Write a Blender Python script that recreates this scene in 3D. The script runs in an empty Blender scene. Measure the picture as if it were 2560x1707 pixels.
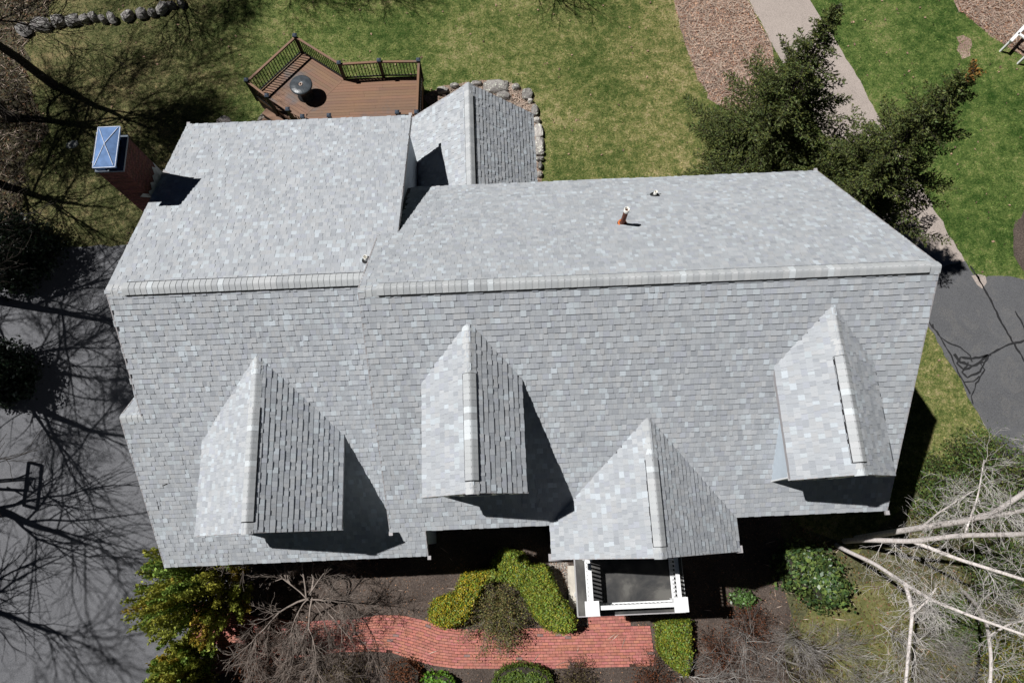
import bpy, math, random
import numpy as np
from mathutils import Vector, Matrix
random.seed(7)
RNG = np.random.default_rng(7)
SC = bpy.context.scene
COL = SC.collection
# ------------------------------------------------------------------ camera, world, sun, exposure
CAM_H = 25.5
FPX, CX, CY = 1707.04, 1280.0, 853.5
_T, _R, _Y = 0.2744, -0.0256, -0.0171
def _axes():
    r = np.array([1, 0, 0.]); f = np.array([0, math.sin(_T), -math.cos(_T)]); u = np.array([0, math.cos(_T), math.sin(_T)])
    c, s = math.cos(_Y), math.sin(_Y); Z = np.array([[c, -s, 0], [s, c, 0], [0, 0, 1]])
    r, f, u = Z @ r, Z @ f, Z @ u
    c, s = math.cos(_R), math.sin(_R)
    return c*r + s*u, -s*r + c*u, f
RT, UP, FW = _axes()
cam_d = bpy.data.cameras.new('camera'); cam = bpy.data.objects.new('camera', cam_d); COL.objects.link(cam)
cam_d.sensor_width = 36; cam_d.lens = FPX/2560*36; cam_d.clip_start = 0.1; cam_d.clip_end = 2000
M4 = Matrix.Identity(4)
for i in range(3):
    M4[i][0], M4[i][1], M4[i][2] = RT[i], UP[i], -FW[i]
M4[2][3] = CAM_H
cam.matrix_world = M4
SC.camera = cam
SUN_AZ, SUN_EL = math.radians(162.8), math.radians(60)
SUN = np.array([math.cos(SUN_EL)*math.cos(SUN_AZ), math.cos(SUN_EL)*math.sin(SUN_AZ), math.sin(SUN_EL)])
w = bpy.data.worlds.new('World'); SC.world = w; w.use_nodes = True
nt = w.node_tree; bg = nt.nodes['Background']; sky = nt.nodes.new('ShaderNodeTexSky')
sky.sky_type = 'NISHITA'; sky.sun_disc = False; sky.air_density = 0.08; sky.dust_density = 0.0; sky.ozone_density = 6.0; sky.sun_elevation = SUN_EL; sky.sun_rotation = math.pi/2 - SUN_AZ
nt.links.new(sky.outputs[0], bg.inputs[0]); bg.inputs[1].default_value = 0.05
sd = bpy.data.lights.new('sun', 'SUN'); sd.energy = 5.0; sd.angle = math.radians(0.53); sd.color = (1, 0.995, 0.98)
so = bpy.data.objects.new('sun', sd); COL.objects.link(so)
so.rotation_euler = Vector(SUN).to_track_quat('Z', 'Y').to_euler(); so.location = (-20, 10, 40)
SC.view_settings.view_transform = 'Standard'; SC.view_settings.look = 'None'
SC.view_settings.gamma = 1; SC.view_settings.use_curve_mapping = False; SC.view_settings.exposure = 0.12
SC.cycles.max_bounces = 6

# ------------------------------------------------------------------ helpers
def at(px, z=0.0):
    """ground-survey helper: the point at height z seen in direction px"""
    d = RT*(px[0]-CX)/FPX - UP*(px[1]-CY)/FPX + FW
    p = d*((z-CAM_H)/d[2]); return np.array([p[0], p[1], z])
def proj(P):
    P = np.atleast_2d(np.asarray(P, float)) - [0, 0, CAM_H]; d = P @ FW
    return np.stack([CX+FPX*(P @ RT)/d, CY-FPX*(P @ UP)/d], 1)

def nodes_of(name):
    m = bpy.data.materials.new(name); m.use_nodes = True
    return m, m.node_tree.nodes, m.node_tree.links, m.node_tree.nodes['Principled BSDF']
def mathn(n, l, op, a, b=None):
    x = n.new('ShaderNodeMath'); x.operation = op
    for i, v in enumerate((a, b)):
        if v is None: continue
        if isinstance(v, (int, float)): x.inputs[i].default_value = v
        else: l.new(v, x.inputs[i])
    return x.outputs[0]
def ramp(n, l, fac, stops):
    r = n.new('ShaderNodeValToRGB'); e = r.color_ramp.elements
    while len(e) > 1: e.remove(e[0])
    e[0].position = stops[0][0]; e[0].color = (*stops[0][1], 1)
    for p, c in stops[1:]:
        x = e.new(p); x.color = (*c, 1)
    l.new(fac, r.inputs[0]); return r.outputs[0]
def noise(n, l, scale, detail=4, rough=0.6, vec=None, dist=0.0):
    t = n.new('ShaderNodeTexNoise'); t.inputs['Scale'].default_value = scale
    t.inputs['Detail'].default_value = detail; t.inputs['Roughness'].default_value = rough
    t.inputs['Distortion'].default_value = dist
    if vec is not None: l.new(vec, t.inputs['Vector'])
    return t.outputs['Fac']
def mixc(n, l, fac, a, b, mode='MIX'):
    x = n.new('ShaderNodeMix'); x.data_type = 'RGBA'; x.blend_type = mode
    if isinstance(fac, (int, float)): x.inputs[0].default_value = fac
    else: l.new(fac, x.inputs[0])
    for i, v in ((6, a), (7, b)):
        if isinstance(v, tuple): x.inputs[i].default_value = (*v, 1)
        else: l.new(v, x.inputs[i])
    return x.outputs[2]
def geo_pos(n):
    return n.new('ShaderNodeNewGeometry').outputs['Position']
def bump(n, l, b, h, strength, dist=0.02):
    x = n.new('ShaderNodeBump'); x.inputs['Strength'].default_value = strength; x.inputs['Distance'].default_value = dist
    l.new(h, x.inputs['Height']); l.new(x.outputs[0], b.inputs['Normal'])

def mat_simple(name, col, rough=0.7, var=0.15, scale=8.0, bumpy=0.1, metallic=0.0, tint=False, spec=0.3, bscale=None):
    m, n, l, b = nodes_of(name)
    pos = geo_pos(n)
    f = noise(n, l, scale, 5, 0.6, pos)
    lo = tuple(c*(1-var) for c in col); hi = tuple(min(1, c*(1+var)) for c in col)
    c = ramp(n, l, f, [(0.3, lo), (0.7, hi)])
    if tint:
        a = n.new('ShaderNodeAttribute'); a.attribute_name = 'tint'
        c = mixc(n, l, 1.0, c, a.outputs['Color'], 'MULTIPLY')
    l.new(c, b.inputs['Base Color']); b.inputs['Roughness'].default_value = rough; b.inputs['Metallic'].default_value = metallic
    b.inputs['Specular IOR Level'].default_value = spec
    if bumpy: bump(n, l, b, noise(n, l, bscale or scale*6, 3, 0.6, pos), bumpy)
    return m
def mat_leaf(name, col, rough=0.55, trans=0.25, spec=0.25):
    m, n, l, b = nodes_of(name)
    a = n.new('ShaderNodeAttribute'); a.attribute_name = 'tint'
    c = mixc(n, l, 1.0, col, a.outputs['Color'], 'MULTIPLY')
    l.new(c, b.inputs['Base Color']); b.inputs['Roughness'].default_value = rough; b.inputs['Specular IOR Level'].default_value = spec
    if trans:
        t = n.new('ShaderNodeBsdfTranslucent'); l.new(c, t.inputs[0])
        mx = n.new('ShaderNodeMixShader'); mx.inputs[0].default_value = trans
        l.new(b.outputs[0], mx.inputs[1]); l.new(t.outputs[0], mx.inputs[2])
        l.new(mx.outputs[0], n['Material Output'].inputs[0])
    return m

class MB:
    """collects faces of one mesh; optional per-face tint"""
    def __init__(s): s.v = []; s.f = []; s.t = []; s.n = 0
    def add(s, v, f, tint=(1, 1, 1)):
        v = [tuple(map(float, p)) for p in v]; s.v += v; s.f += [tuple(i+s.n for i in q) for q in f]; s.t += [tint]*len(f); s.n += len(v)
    def box(s, c, size, rz=0.0, tint=(1, 1, 1)):
        x, y, z = [k/2 for k in size]; cs, sn = math.cos(rz), math.sin(rz)
        P = []
        for dz in (-z, z):
            for dx, dy in ((-x, -y), (x, -y), (x, y), (-x, y)):
                P.append((c[0]+dx*cs-dy*sn, c[1]+dx*sn+dy*cs, c[2]+dz))
        s.add(P, [(3, 2, 1, 0), (4, 5, 6, 7), (0, 1, 5, 4), (1, 2, 6, 5), (2, 3, 7, 6), (3, 0, 4, 7)], tint)
    def prism(s, poly, z0, z1, tint=(1, 1, 1)):
        n = len(poly); a = sum(poly[i][0]*poly[(i+1) % n][1]-poly[(i+1) % n][0]*poly[i][1] for i in range(n))
        if a < 0: poly = poly[::-1]
        zz0 = z0 if hasattr(z0, '__len__') else [z0]*n
        P = [(p[0], p[1], z0) for p in poly]+[(p[0], p[1], z1) for p in poly]
        s.add(P, [tuple(range(n))[::-1], tuple(range(n, 2*n))]+[(i, (i+1) % n, n+(i+1) % n, n+i) for i in range(n)], tint)
    def beam(s, a, b, w, h, tint=(1, 1, 1)):
        a, b = np.array(a, float), np.array(b, float); d = b-a; d /= np.linalg.norm(d)
        side = np.cross(d, [0, 0, 1]);
        if np.linalg.norm(side) < 1e-4: side = np.array([1., 0, 0])
        side /= np.linalg.norm(side); u = np.cross(side, d)
        P = []
        for e in (a, b):
            for sx, sz in ((-1, -1), (1, -1), (1, 1), (-1, 1)): P.append(e+side*sx*w/2+u*sz*h/2)
        s.add(P, [(0, 1, 2, 3), (7, 6, 5, 4), (0, 4, 5, 1), (1, 5, 6, 2), (2, 6, 7, 3), (3, 7, 4, 0)], tint)
    def cyl(s, a, b, r0, r1=None, n=12, tint=(1, 1, 1), cap=True):
        r1 = r0 if r1 is None else r1
        a, b = np.array(a, float), np.array(b, float); d = b-a; d /= np.linalg.norm(d)
        s1 = np.cross(d, [0, 0, 1.]);
        if np.linalg.norm(s1) < 1e-3: s1 = np.array([1., 0, 0])
        s1 /= np.linalg.norm(s1); s2 = np.cross(d, s1)
        P = []
        for e, r in ((a, r0), (b, r1)):
            for k in range(n):
                t = 2*math.pi*k/n; P.append(e+r*(math.cos(t)*s1+math.sin(t)*s2))
        F = [(k, (k+1) % n, n+(k+1) % n, n+k) for k in range(n)]
        if cap: F += [tuple(range(n))[::-1], tuple(range(n, 2*n))]
        s.add(P, F, tint)
    def lathe(s, c, prof, n=24, tint=(1, 1, 1)):
        P = []; F = []
        for r, z in prof:
            for k in range(n):
                t = 2*math.pi*k/n; P.append((c[0]+r*math.cos(t), c[1]+r*math.sin(t), c[2]+z))
        for i in range(len(prof)-1):
            for k in range(n): F.append((i*n+k, i*n+(k+1) % n, (i+1)*n+(k+1) % n, (i+1)*n+k))
        s.add(P, F, tint)
    def build(s, name, mat, parent=None, smooth=False, **kw):
        return mesh_obj(name, np.array(s.v), s.f, mat, parent, s.t, smooth, **kw)
def mesh_obj(name, v, f, mat, parent=None, tint=None, smooth=False, **kw):
    me = bpy.data.meshes.new(name)
    if isinstance(f, np.ndarray):
        me.vertices.add(len(v)); me.vertices.foreach_set('co', np.asarray(v, np.float32).ravel())
        k = f.shape[1]; me.loops.add(f.size); me.polygons.add(len(f))
        me.loops.foreach_set('vertex_index', f.astype(np.int32).ravel())
        me.polygons.foreach_set('loop_start', np.arange(0, f.size, k, dtype=np.int32))
        me.update(calc_edges=True)
    else:
        me.from_pydata([tuple(p) for p in v], [], f); me.update()
    if tint is not None:
        a = me.attributes.new('tint', 'FLOAT_COLOR', 'FACE')
        t = np.asarray(tint, np.float32); t = np.concatenate([t, np.ones((len(t), 1), np.float32)], 1)
        a.data.foreach_set('color', t.ravel())
    if smooth: me.polygons.foreach_set('use_smooth', np.ones(len(me.polygons), bool))
    if mat: me.materials.append(mat)
    o = bpy.data.objects.new(name, me); COL.objects.link(o)
    if parent: o.parent = parent
    for a, b in kw.items(): o[a] = b
    return o
def thing(name, label, cat, loc=(0, 0, 0), group=None):
    o = bpy.data.objects.new(name, None); COL.objects.link(o); o.location = (0, 0, 0)
    o.empty_display_size = 0.3; o['label'] = label; o['category'] = cat
    if group: o['group'] = group
    return o
def tag(o, label, cat, group=None):
    o['label'] = label; o['category'] = cat
    if group: o['group'] = group
    return o
def empty_part(name, parent):
    o = bpy.data.objects.new(name, None); COL.objects.link(o); o.parent = parent; o.empty_display_size = 0.2; return o

# ------------------------------------------------------------------ materials
def mat_shingle():
    m, n, l, b = nodes_of('shingle'); pos = geo_pos(n)
    a = n.new('ShaderNodeAttribute'); a.attribute_name = 'tint'
    g = noise(n, l, 220, 2, 0.7, pos); g2 = noise(n, l, 1.3, 3, 0.5, pos)
    k = mathn(n, l, 'ADD', mathn(n, l, 'MULTIPLY', g, 1.0), 0.5)
    k = mathn(n, l, 'MULTIPLY', k, mathn(n, l, 'ADD', mathn(n, l, 'MULTIPLY', g2, 0.22), 0.89))
    cc = n.new('ShaderNodeCombineColor')
    for i in range(3): l.new(k, cc.inputs[i])
    c = mixc(n, l, 1.0, a.outputs['Color'], cc.outputs[0], 'MULTIPLY')
    l.new(c, b.inputs['Base Color']); b.inputs['Roughness'].default_value = 0.92; b.inputs['Specular IOR Level'].default_value = 0.2
    bump(n, l, b, g, 0.5, 0.01); return m
SHG = mat_shingle()
M_UNDER = mat_simple('roof_underlay', (0.05, 0.05, 0.055), 0.9)
M_VENT = mat_simple('vent_plastic', (0.012, 0.012, 0.014), 0.6)
M_SIDING = mat_simple('siding_paint', (0.42, 0.47, 0.52), 0.6, 0.06, 3, 0.05)
M_WHITE = mat_simple('white_paint', (0.80, 0.80, 0.80), 0.45, 0.03, 4, 0.03)
M_FASCIA = mat_simple('fascia_paint', (0.34, 0.32, 0.325), 0.6, 0.08, 5)
M_SOFFIT = mat_simple('soffit_dark', (0.10, 0.10, 0.11), 0.8)
M_BRICK = mat_simple('chimney_brick', (0.085, 0.026, 0.02), 0.85, 0.35, 12, 0.3, tint=True)
M_MORTAR = mat_simple('mortar', (0.11, 0.085, 0.08), 0.9, 0.3, 10)
M_SMEAR = mat_simple('old_cement', (0.33, 0.33, 0.32), 0.9, 0.4, 6)
M_GALV = mat_simple('steel_sky_tint', (0.12, 0.20, 0.37), 0.75, 0.25, 5, 0.03, 0.0, spec=.1)  # blue sky reflection painted into the base colour of the steel
M_SEAM = mat_simple('seam_metal', (0.42, 0.46, 0.55), 0.6, 0.3, 15)
M_PVC = mat_simple('pvc_white', (0.75, 0.73, 0.68), 0.5, 0.1, 20)
M_RUST = mat_simple('rusty_pipe', (0.15, 0.05, 0.03), 0.8, 0.5, 14, 0.3)
M_ORANGE = mat_simple('orange_sealant', (0.55, 0.16, 0.05), 0.7, 0.3, 20)
M_RUBBER = mat_simple('black_rubber', (0.012, 0.012, 0.013), 0.6)
M_BLACK = mat_simple('black_metal', (0.012, 0.011, 0.011), 0.5, 0.2, 5)
M_POSTCAP = mat_simple('post_cap', (0.06, 0.075, 0.10), 0.35, 0.2, 9)
M_GLASS = mat_simple('window_glass', (0.02, 0.025, 0.03), 0.08, 0.1, 3, 0, spec=0.8)
def mat_deck():
    m, n, l, b = nodes_of('composite_deck'); pos = geo_pos(n)
    a = n.new('ShaderNodeAttribute'); a.attribute_name = 'tint'
    f = noise(n, l, 0.75, 4, 0.55, pos); g = noise(n, l, 14, 4, 0.7, pos)
    c = ramp(n, l, f, [(0.35, (0.215, 0.112, 0.056)), (0.56, (0.185, 0.102, 0.060)), (0.66, (0.115, 0.095, 0.088))])
    c = mixc(n, l, mathn(n, l, 'MULTIPLY', g, 0.4), c, (0.10, 0.04, 0.022))
    c = mixc(n, l, 1.0, c, a.outputs['Color'], 'MULTIPLY')
    l.new(c, b.inputs['Base Color']); b.inputs['Roughness'].default_value = 0.6; bump(n, l, b, g, 0.15); return m
M_DECK = mat_deck()
def mat_membrane():
    m, n, l, b = nodes_of('rubber_membrane'); pos = geo_pos(n)
    f = noise(n, l, 1.1, 6, 0.6, pos, 0.6); g = noise(n, l, 60, 3, 0.7, pos)
    c = ramp(n, l, f, [(0.40, (0.022, 0.022, 0.023)), (0.54, (0.052, 0.049, 0.046)), (0.64, (0.10, 0.095, 0.086))])
    c = mixc(n, l, mathn(n, l, 'GREATER_THAN', g, 0.70), c, (0.14, 0.14, 0.13))
    l.new(c, b.inputs['Base Color']); b.inputs['Roughness'].default_value = 0.75; return m
M_MEMB = mat_membrane()
M_CONC = mat_simple('concrete', (0.48, 0.44, 0.38), 0.9, 0.22, 3.0, 0.1)
M_PAVER = mat_simple('paver_brick', (0.40, 0.150, 0.118), 0.85, 0.2, 5, 0.25, tint=True, bscale=40)
M_JOINT = mat_simple('paver_joint', (0.045, 0.022, 0.016), 0.95, 0.3, 10)
def mat_rock():
    m, n, l, b = nodes_of('field_stone'); pos = geo_pos(n)
    a = n.new('ShaderNodeAttribute'); a.attribute_name = 'tint'
    f = noise(n, l, 3, 6, 0.65, pos, 0.5); g = noise(n, l, 13, 4, 0.6, pos)
    c = ramp(n, l, f, [(0.3, (0.14, 0.125, 0.12)), (0.55, (0.27, 0.25, 0.24)), (0.75, (0.38, 0.36, 0.33))])
    c = mixc(n, l, mathn(n, l, 'GREATER_THAN', g, 0.60), c, (0.55, 0.56, 0.48))
    c = mixc(n, l, 1.0, c, a.outputs['Color'], 'MULTIPLY')
    l.new(c, b.inputs['Base Color']); b.inputs['Roughness'].default_value = 0.9; bump(n, l, b, f, 0.8, 0.05); return m
M_ROCK = mat_rock()
def xy_ramp(n, l, axis, lo, hi):
    s = n.new('ShaderNodeSeparateXYZ'); l.new(geo_pos(n), s.inputs[0])
    mr = n.new('ShaderNodeMapRange'); mr.inputs[1].default_value = lo; mr.inputs[2].default_value = hi
    l.new(s.outputs[axis], mr.inputs[0]); return mr.outputs[0]
def grass_color(n, l):
    pos = geo_pos(n)
    f1 = noise(n, l, 0.33, 3, 0.5, pos); f2 = noise(n, l, 2.3, 9, 0.85, pos, 0.2); f3 = noise(n, l, 13, 5, 0.85, pos)
    mix = mathn(n, l, 'ADD', mathn(n, l, 'MULTIPLY', f2, 0.48), mathn(n, l, 'ADD', mathn(n, l, 'MULTIPLY', f3, 0.34), mathn(n, l, 'MULTIPLY', f1, 0.18)))
    # drier middle lawn, greener strip right of the path, mossy brown under the trees on the left
    mid = ramp(n, l, mix, [(0.44, (0.045, 0.075, 0.014)), (0.485, (0.110, 0.130, 0.038)), (0.52, (0.19, 0.185, 0.060)), (0.57, (0.36, 0.29, 0.155))])
    grn = ramp(n, l, mix, [(0.44, (0.022, 0.058, 0.007)), (0.49, (0.066, 0.108, 0.024)), (0.53, (0.110, 0.165, 0.036)), (0.59, (0.25, 0.225, 0.10))])
    lef = ramp(n, l, mix, [(0.44, (0.036, 0.044, 0.012)), (0.49, (0.088, 0.096, 0.034)), (0.53, (0.165, 0.152, 0.066)), (0.59, (0.28, 0.21, 0.11))])
    nw = mathn(n, l, 'MULTIPLY', xy_ramp(n, l, 0, 7.0, -5.0), 0.65)
    c = mixc(n, l, nw, mid, grn)
    c = mixc(n, l, xy_ramp(n, l, 0, -9.0, -14.5), c, lef)
    c = mixc(n, l, mathn(n, l, 'MULTIPLY', xy_ramp(n, l, 0, 11.5, 13.5), 0.92), c, grn)
    c = mixc(n, l, mathn(n, l, 'MULTIPLY', xy_ramp(n, l, 1, 9.5, 7.0), 0.75), c, mid)
    return c, mix
def mat_grass(blade=False):
    m, n, l, b = nodes_of('lawn_blades' if blade else 'lawn'); c, mix = grass_color(n, l)
    if blade:
        a = n.new('ShaderNodeAttribute'); a.attribute_name = 'tint'
        c = mixc(n, l, 1.0, c, a.outputs['Color'], 'MULTIPLY')
    l.new(c, b.inputs['Base Color']); b.inputs['Roughness'].default_value = 0.8; b.inputs['Specular IOR Level'].default_value = 0.15
    if not blade: bump(n, l, b, noise(n, l, 30, 4, 0.7, geo_pos(n)), 1.0, 0.05)
    return m
M_GRASS = mat_grass(); M_BLADE = mat_grass(True)
def mat_asphalt(name, dark, light, specks, glint=False):
    m, n, l, b = nodes_of(name); pos = geo_pos(n)
    f = noise(n, l, 0.6, 8, 0.75, pos, 0.5); g = noise(n, l, 45, 4, 0.85, pos)
    c = ramp(n, l, f, [(0.38, dark), (0.62, light)])
    c = mixc(n, l, ramp(n, l, g, [(0.40, (0, 0, 0)), (0.62, (.8, .8, .8))]), c, tuple(x*2.1 for x in light))
    if specks:
        v = noise(n, l, 1.1, 5, 0.7, pos, 1.0); h = noise(n, l, 26, 3, 0.7, pos)
        k = mathn(n, l, 'MULTIPLY', mathn(n, l, 'GREATER_THAN', v, 0.54), mathn(n, l, 'GREATER_THAN', h, 0.50))
        c = mixc(n, l, mathn(n, l, 'MULTIPLY', k, 0.16), c, (0.22, 0.20, 0.17))
    if glint:
        h = noise(n, l, 34, 1, 0.5, pos)
        c = mixc(n, l, mathn(n, l, 'GREATER_THAN', h, 0.815), c, (0.5, 0.5, 0.5))  # glints painted into the colour as pale dots
    l.new(c, b.inputs['Base Color']); b.inputs['Roughness'].default_value = 0.8; bump(n, l, b, g, 0.4, 0.01); return m
M_ASPH = mat_asphalt('asphalt_left', (0.048, 0.048, 0.053), (0.080, 0.080, 0.086), False, True)
M_ASPH2 = mat_asphalt('asphalt_right', (0.046, 0.046, 0.049), (0.070, 0.070, 0.073), True)
M_PATH = mat_asphalt('old_asphalt_path', (0.185, 0.155, 0.138), (0.255, 0.215, 0.19), False)
M_TAR = mat_simple('tar', (0.020, 0.020, 0.021), 0.6, 0.3, 8)
def mat_litter(name, a_, b_, c_, sc=16):
    m, n, l, b = nodes_of(name); pos = geo_pos(n)
    f = noise(n, l, sc, 5, 0.75, pos, 0.8); g = noise(n, l, 0.9, 3, 0.5, pos)
    k = mathn(n, l, 'ADD', mathn(n, l, 'MULTIPLY', f, 0.75), mathn(n, l, 'MULTIPLY', g, 0.25))
    c = ramp(n, l, k, [(0.36, a_), (0.5, b_), (0.64, c_)])
    l.new(c, b.inputs['Base Color']); b.inputs['Roughness'].default_value = 0.9; bump(n, l, b, f, 1.0, 0.05); return m
M_LEAFBED = mat_litter('leaf_litter', (0.13, 0.08, 0.06), (0.30, 0.20, 0.155), (0.50, 0.38, 0.31))
M_BORDER = mat_litter('shrub_border_floor', (0.03, 0.032, 0.014), (0.085, 0.085, 0.034), (0.18, 0.15, 0.085), 9)
M_MULCH = mat_litter('bark_mulch', (0.035, 0.025, 0.02), (0.085, 0.062, 0.05), (0.18, 0.14, 0.115), 20)
M_SHADEBED = mat_litter('wood_edge_floor_shaded', (0.015, 0.012, 0.008), (0.045, 0.036, 0.02), (0.12, 0.095, 0.05), 9)  # tree shade put into the dark floor colour
M_MOSS = mat_litter('moss', (0.05, 0.055, 0.012), (0.12, 0.12, 0.035), (0.20, 0.17, 0.08), 6)
M_GRAVELB = mat_litter('gravel_bed', (0.12, 0.11, 0.10), (0.32, 0.29, 0.26), (0.55, 0.5, 0.45), 30)
M_PEBBLE = mat_simple('pebble', (0.38, 0.35, 0.32), 0.9, 0.4, 25, 0, tint=True)
M_BARK = mat_simple('bark_grey', (0.13, 0.11, 0.095), 0.9, 0.35, 10, 0.3)
M_DARKBARK = mat_simple('bark_dark', (0.035, 0.028, 0.022), 0.9, 0.3, 8, 0.4)
M_TWIG = mat_simple('twig_brown', (0.12, 0.088, 0.072), 0.85, 0.3, 6, 0)
M_TWIGG = mat_simple('twig_grey', (0.31, 0.285, 0.265), 0.85, 0.3, 6, 0)
M_BIRCHT = mat_simple('birch_twig', (0.58, 0.54, 0.51), 0.8, 0.4, 4, 0)
M_TWIGM = mat_simple('twig_mid', (0.22, 0.18, 0.155), 0.85, 0.5, 3, 0)
def mat_birch():
    m, n, l, b = nodes_of('birch_bark'); pos = geo_pos(n)
    mp = n.new('ShaderNodeMapping'); mp.inputs['Scale'].default_value = (3, 3, 12); l.new(pos, mp.inputs[0])
    f = noise(n, l, 2.2, 5, 0.7, mp.outputs[0])
    c = ramp(n, l, f, [(0.30, (0.08, 0.065, 0.055)), (0.36, (0.62, 0.54, 0.50)), (0.6, (0.86, 0.79, 0.76))])
    l.new(c, b.inputs['Base Color']); b.inputs['Roughness'].default_value = 0.7; return m
M_BIRCH = mat_birch()
M_SPRUCE = mat_leaf('spruce_needles', (0.088, 0.104, 0.032), 0.6, 0.15)
M_CYPRESS = mat_leaf('cypress_sprays', (0.31, 0.335, 0.06), 0.6, 0.3)
M_BOX = mat_leaf('boxwood_leaves', (0.20, 0.265, 0.042), 0.5, 0.3, 0.35)
M_SHADELEAF = mat_leaf('shaded_evergreen_leaves', (0.012, 0.02, 0.009), 0.4, 0.1, 0.4)  # near-black leaf colour holds the shade these evergreens stand in
M_RHODO = mat_leaf('rhododendron_leaves', (0.065, 0.11, 0.035), 0.4, 0.15, 0.5)
M_OLIVE = mat_leaf('olive_shrub', (0.15, 0.135, 0.06), 0.7, 0.3)
M_RUSTLEAF = mat_leaf('rust_shrub', (0.22, 0.085, 0.04), 0.7, 0.3)
M_PINE = mat_leaf('pine_needles', (0.10, 0.145, 0.04), 0.6, 0.2)
M_DEADLEAF = mat_leaf('dead_leaves', (0.42, 0.27, 0.19), 0.8, 0.2)

# ------------------------------------------------------------------ ground sheets
def sheet(name, pts, z, mat, **kw):
    kw.setdefault('kind', 'structure')
    b = MB(); n = len(pts); P = [(p[0], p[1], z) for p in pts]
    a = sum(pts[i][0]*pts[(i+1) % n][1]-pts[(i+1) % n][0]*pts[i][1] for i in range(n))
    b.add(P if a > 0 else P[::-1], [tuple(range(n))])
    return b.build(name, mat, **kw)
def G(*pp): return [tuple(at(p)[:2]) for p in pp]
def wob(pts, amp=0.06, step=0.35, seed=1):
    """subdivide a polygon and roughen its outline"""
    r = np.random.default_rng(seed); out = []
    for i in range(len(pts)):
        a, b = np.array(pts[i]), np.array(pts[(i+1) % len(pts)]); L = np.linalg.norm(b-a); k = max(1, int(L/step))
        for j in range(k):
            p = a+(b-a)*j/k; out.append(tuple(p+r.normal(0, amp, 2)*(1 if j else 0.3)))
    return out
sheet('lawn', [(-400, -400), (400, -400), (400, 400), (-400, 400)], 0, M_GRASS)
Z1 = 0.004
drive_l = [(-60, 11.6)]+G((60, 624), (200, 618), (330, 612), (700, 640))+[(-9.2, 8), (-9.2, -1.2)]+G((560, 1480), (528, 1540), (515, 1600), (508, 1660), (480, 1750))+[(-14.2, -12), (-60, -12)]
sheet('driveway', wob(drive_l, 0.03, 0.4, 14), Z1*2, M_ASPH)
path_pts = G((1850, -60), (1872, 0), (1916, 84), (2000, 240), (2110, 430), (2230, 620), (2290, 705), (2350, 672), (2413, 654), (2362, 570), (2300, 457), (2172, 249), (2135, 175), (2088, 102), (2051, 44), (2025, 0), (1995, -60))
sheet('path', wob(path_pts, 0.03, 0.3, 12), Z1*2, M_PATH)
drive_r = G((2290, 703), (2350, 671), (2413, 653), (2425, 675), (2446, 700), (2470, 690), (2500, 690), (2560, 700), (2800, 760), (2800, 1500), (2620, 1330), (2520, 1180), (2475, 1082), (2431, 1012), (2376, 910), (2322, 819), (2250, 740))
sheet('parking_pad', wob(drive_r, 0.03, 0.3, 13), Z1*3, M_ASPH2)
sheet('leaf_bed', wob(G((1680, -60), (1690, 30), (1712, 110), (1745, 200), (1790, 260), (1900, 330), (2010, 330), (1935, 150), (1912, 80), (1868, 0), (1850, -60)), 0.08, 0.4, 2), Z1, M_LEAFBED)
sheet('leaf_bed', wob(G((2365, -40), (2400, 30), (2460, 75), (2520, 120), (2700, 230), (2800, -60)), 0.08, 0.4, 3), Z1, M_LEAFBED)
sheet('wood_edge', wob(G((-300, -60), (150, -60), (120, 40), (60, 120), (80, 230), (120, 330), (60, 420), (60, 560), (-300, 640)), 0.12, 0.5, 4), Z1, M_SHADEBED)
sheet('mulch_bed', wob(G((2640, 500), (2560, 525), (2532, 575), (2535, 640), (2560, 680), (2640, 720)), 0.05, 0.3, 5), Z1, M_MULCH)
front_bed = [(-11.6, -1.2), (-11.2, 0.6), (9.8, 0.6)]+G((1990, 1400), (2040, 1500), (2000, 1600), (1985, 1800), (470, 1800), (500, 1640))
sheet('garden_bed', wob(front_bed, 0.05, 0.4, 6), Z1, M_MULCH)
sheet('moss_patch', wob(G((2120, 1455), (2050, 1480), (2000, 1560), (1995, 1640), (2010, 1800), (2240, 1800), (2290, 1600), (2270, 1500), (2210, 1450)), 0.1, 0.4, 7), Z1*3, M_MOSS)
sheet('shrub_border', wob([(9.6, 0.4)]+G((2140, 1390), (2400, 1120), (2470, 1090), (2620, 1330), (2900, 1400), (2900, 1900), (1990, 1900)), 0.1, 0.5, 8), Z1*2, M_BORDER)
sheet('gravel_strip', wob(G((640, 325), (650, 288), (668, 270), (720, 300), (745, 335), (700, 345)), 0.05, 0.3, 9), Z1*2, M_GRAVELB)
sheet('gravel_strip', wob(G((1372, 1405), (1420, 1405), (1430, 1500), (1470, 1560), (1440, 1570), (1395, 1500)), 0.04, 0.3, 10), Z1*2, M_GRAVELB)
sheet('planting_pocket', wob(G((1110, 215), (1200, 200), (1290, 210), (1330, 240), (1352, 300), (1352, 470), (1300, 470), (1100, 330), (1060, 240)), 0.06, 0.3, 11), Z1*2, M_LEAFBED)
sheet('bare_patch', wob(G((2392, 92), (2408, 88), (2428, 100), (2432, 118), (2425, 140), (2405, 150), (2394, 130), (2398, 110)), 0.06, 0.2, 15), Z1, M_LEAFBED)
sheet('concrete_patch', wob(G((2428, 690), (2445, 686), (2462, 690), (2466, 706), (2456, 722), (2442, 712)), 0.02, 0.2, 16), Z1*4, M_PATH)
b = MB(); ps = G((1418, 1413), (1443, 1413), (1446, 1520), (1422, 1520)); b.prism(ps, 0.0, 0.16); b.build('concrete_step', M_CONC, kind='structure')

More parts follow.
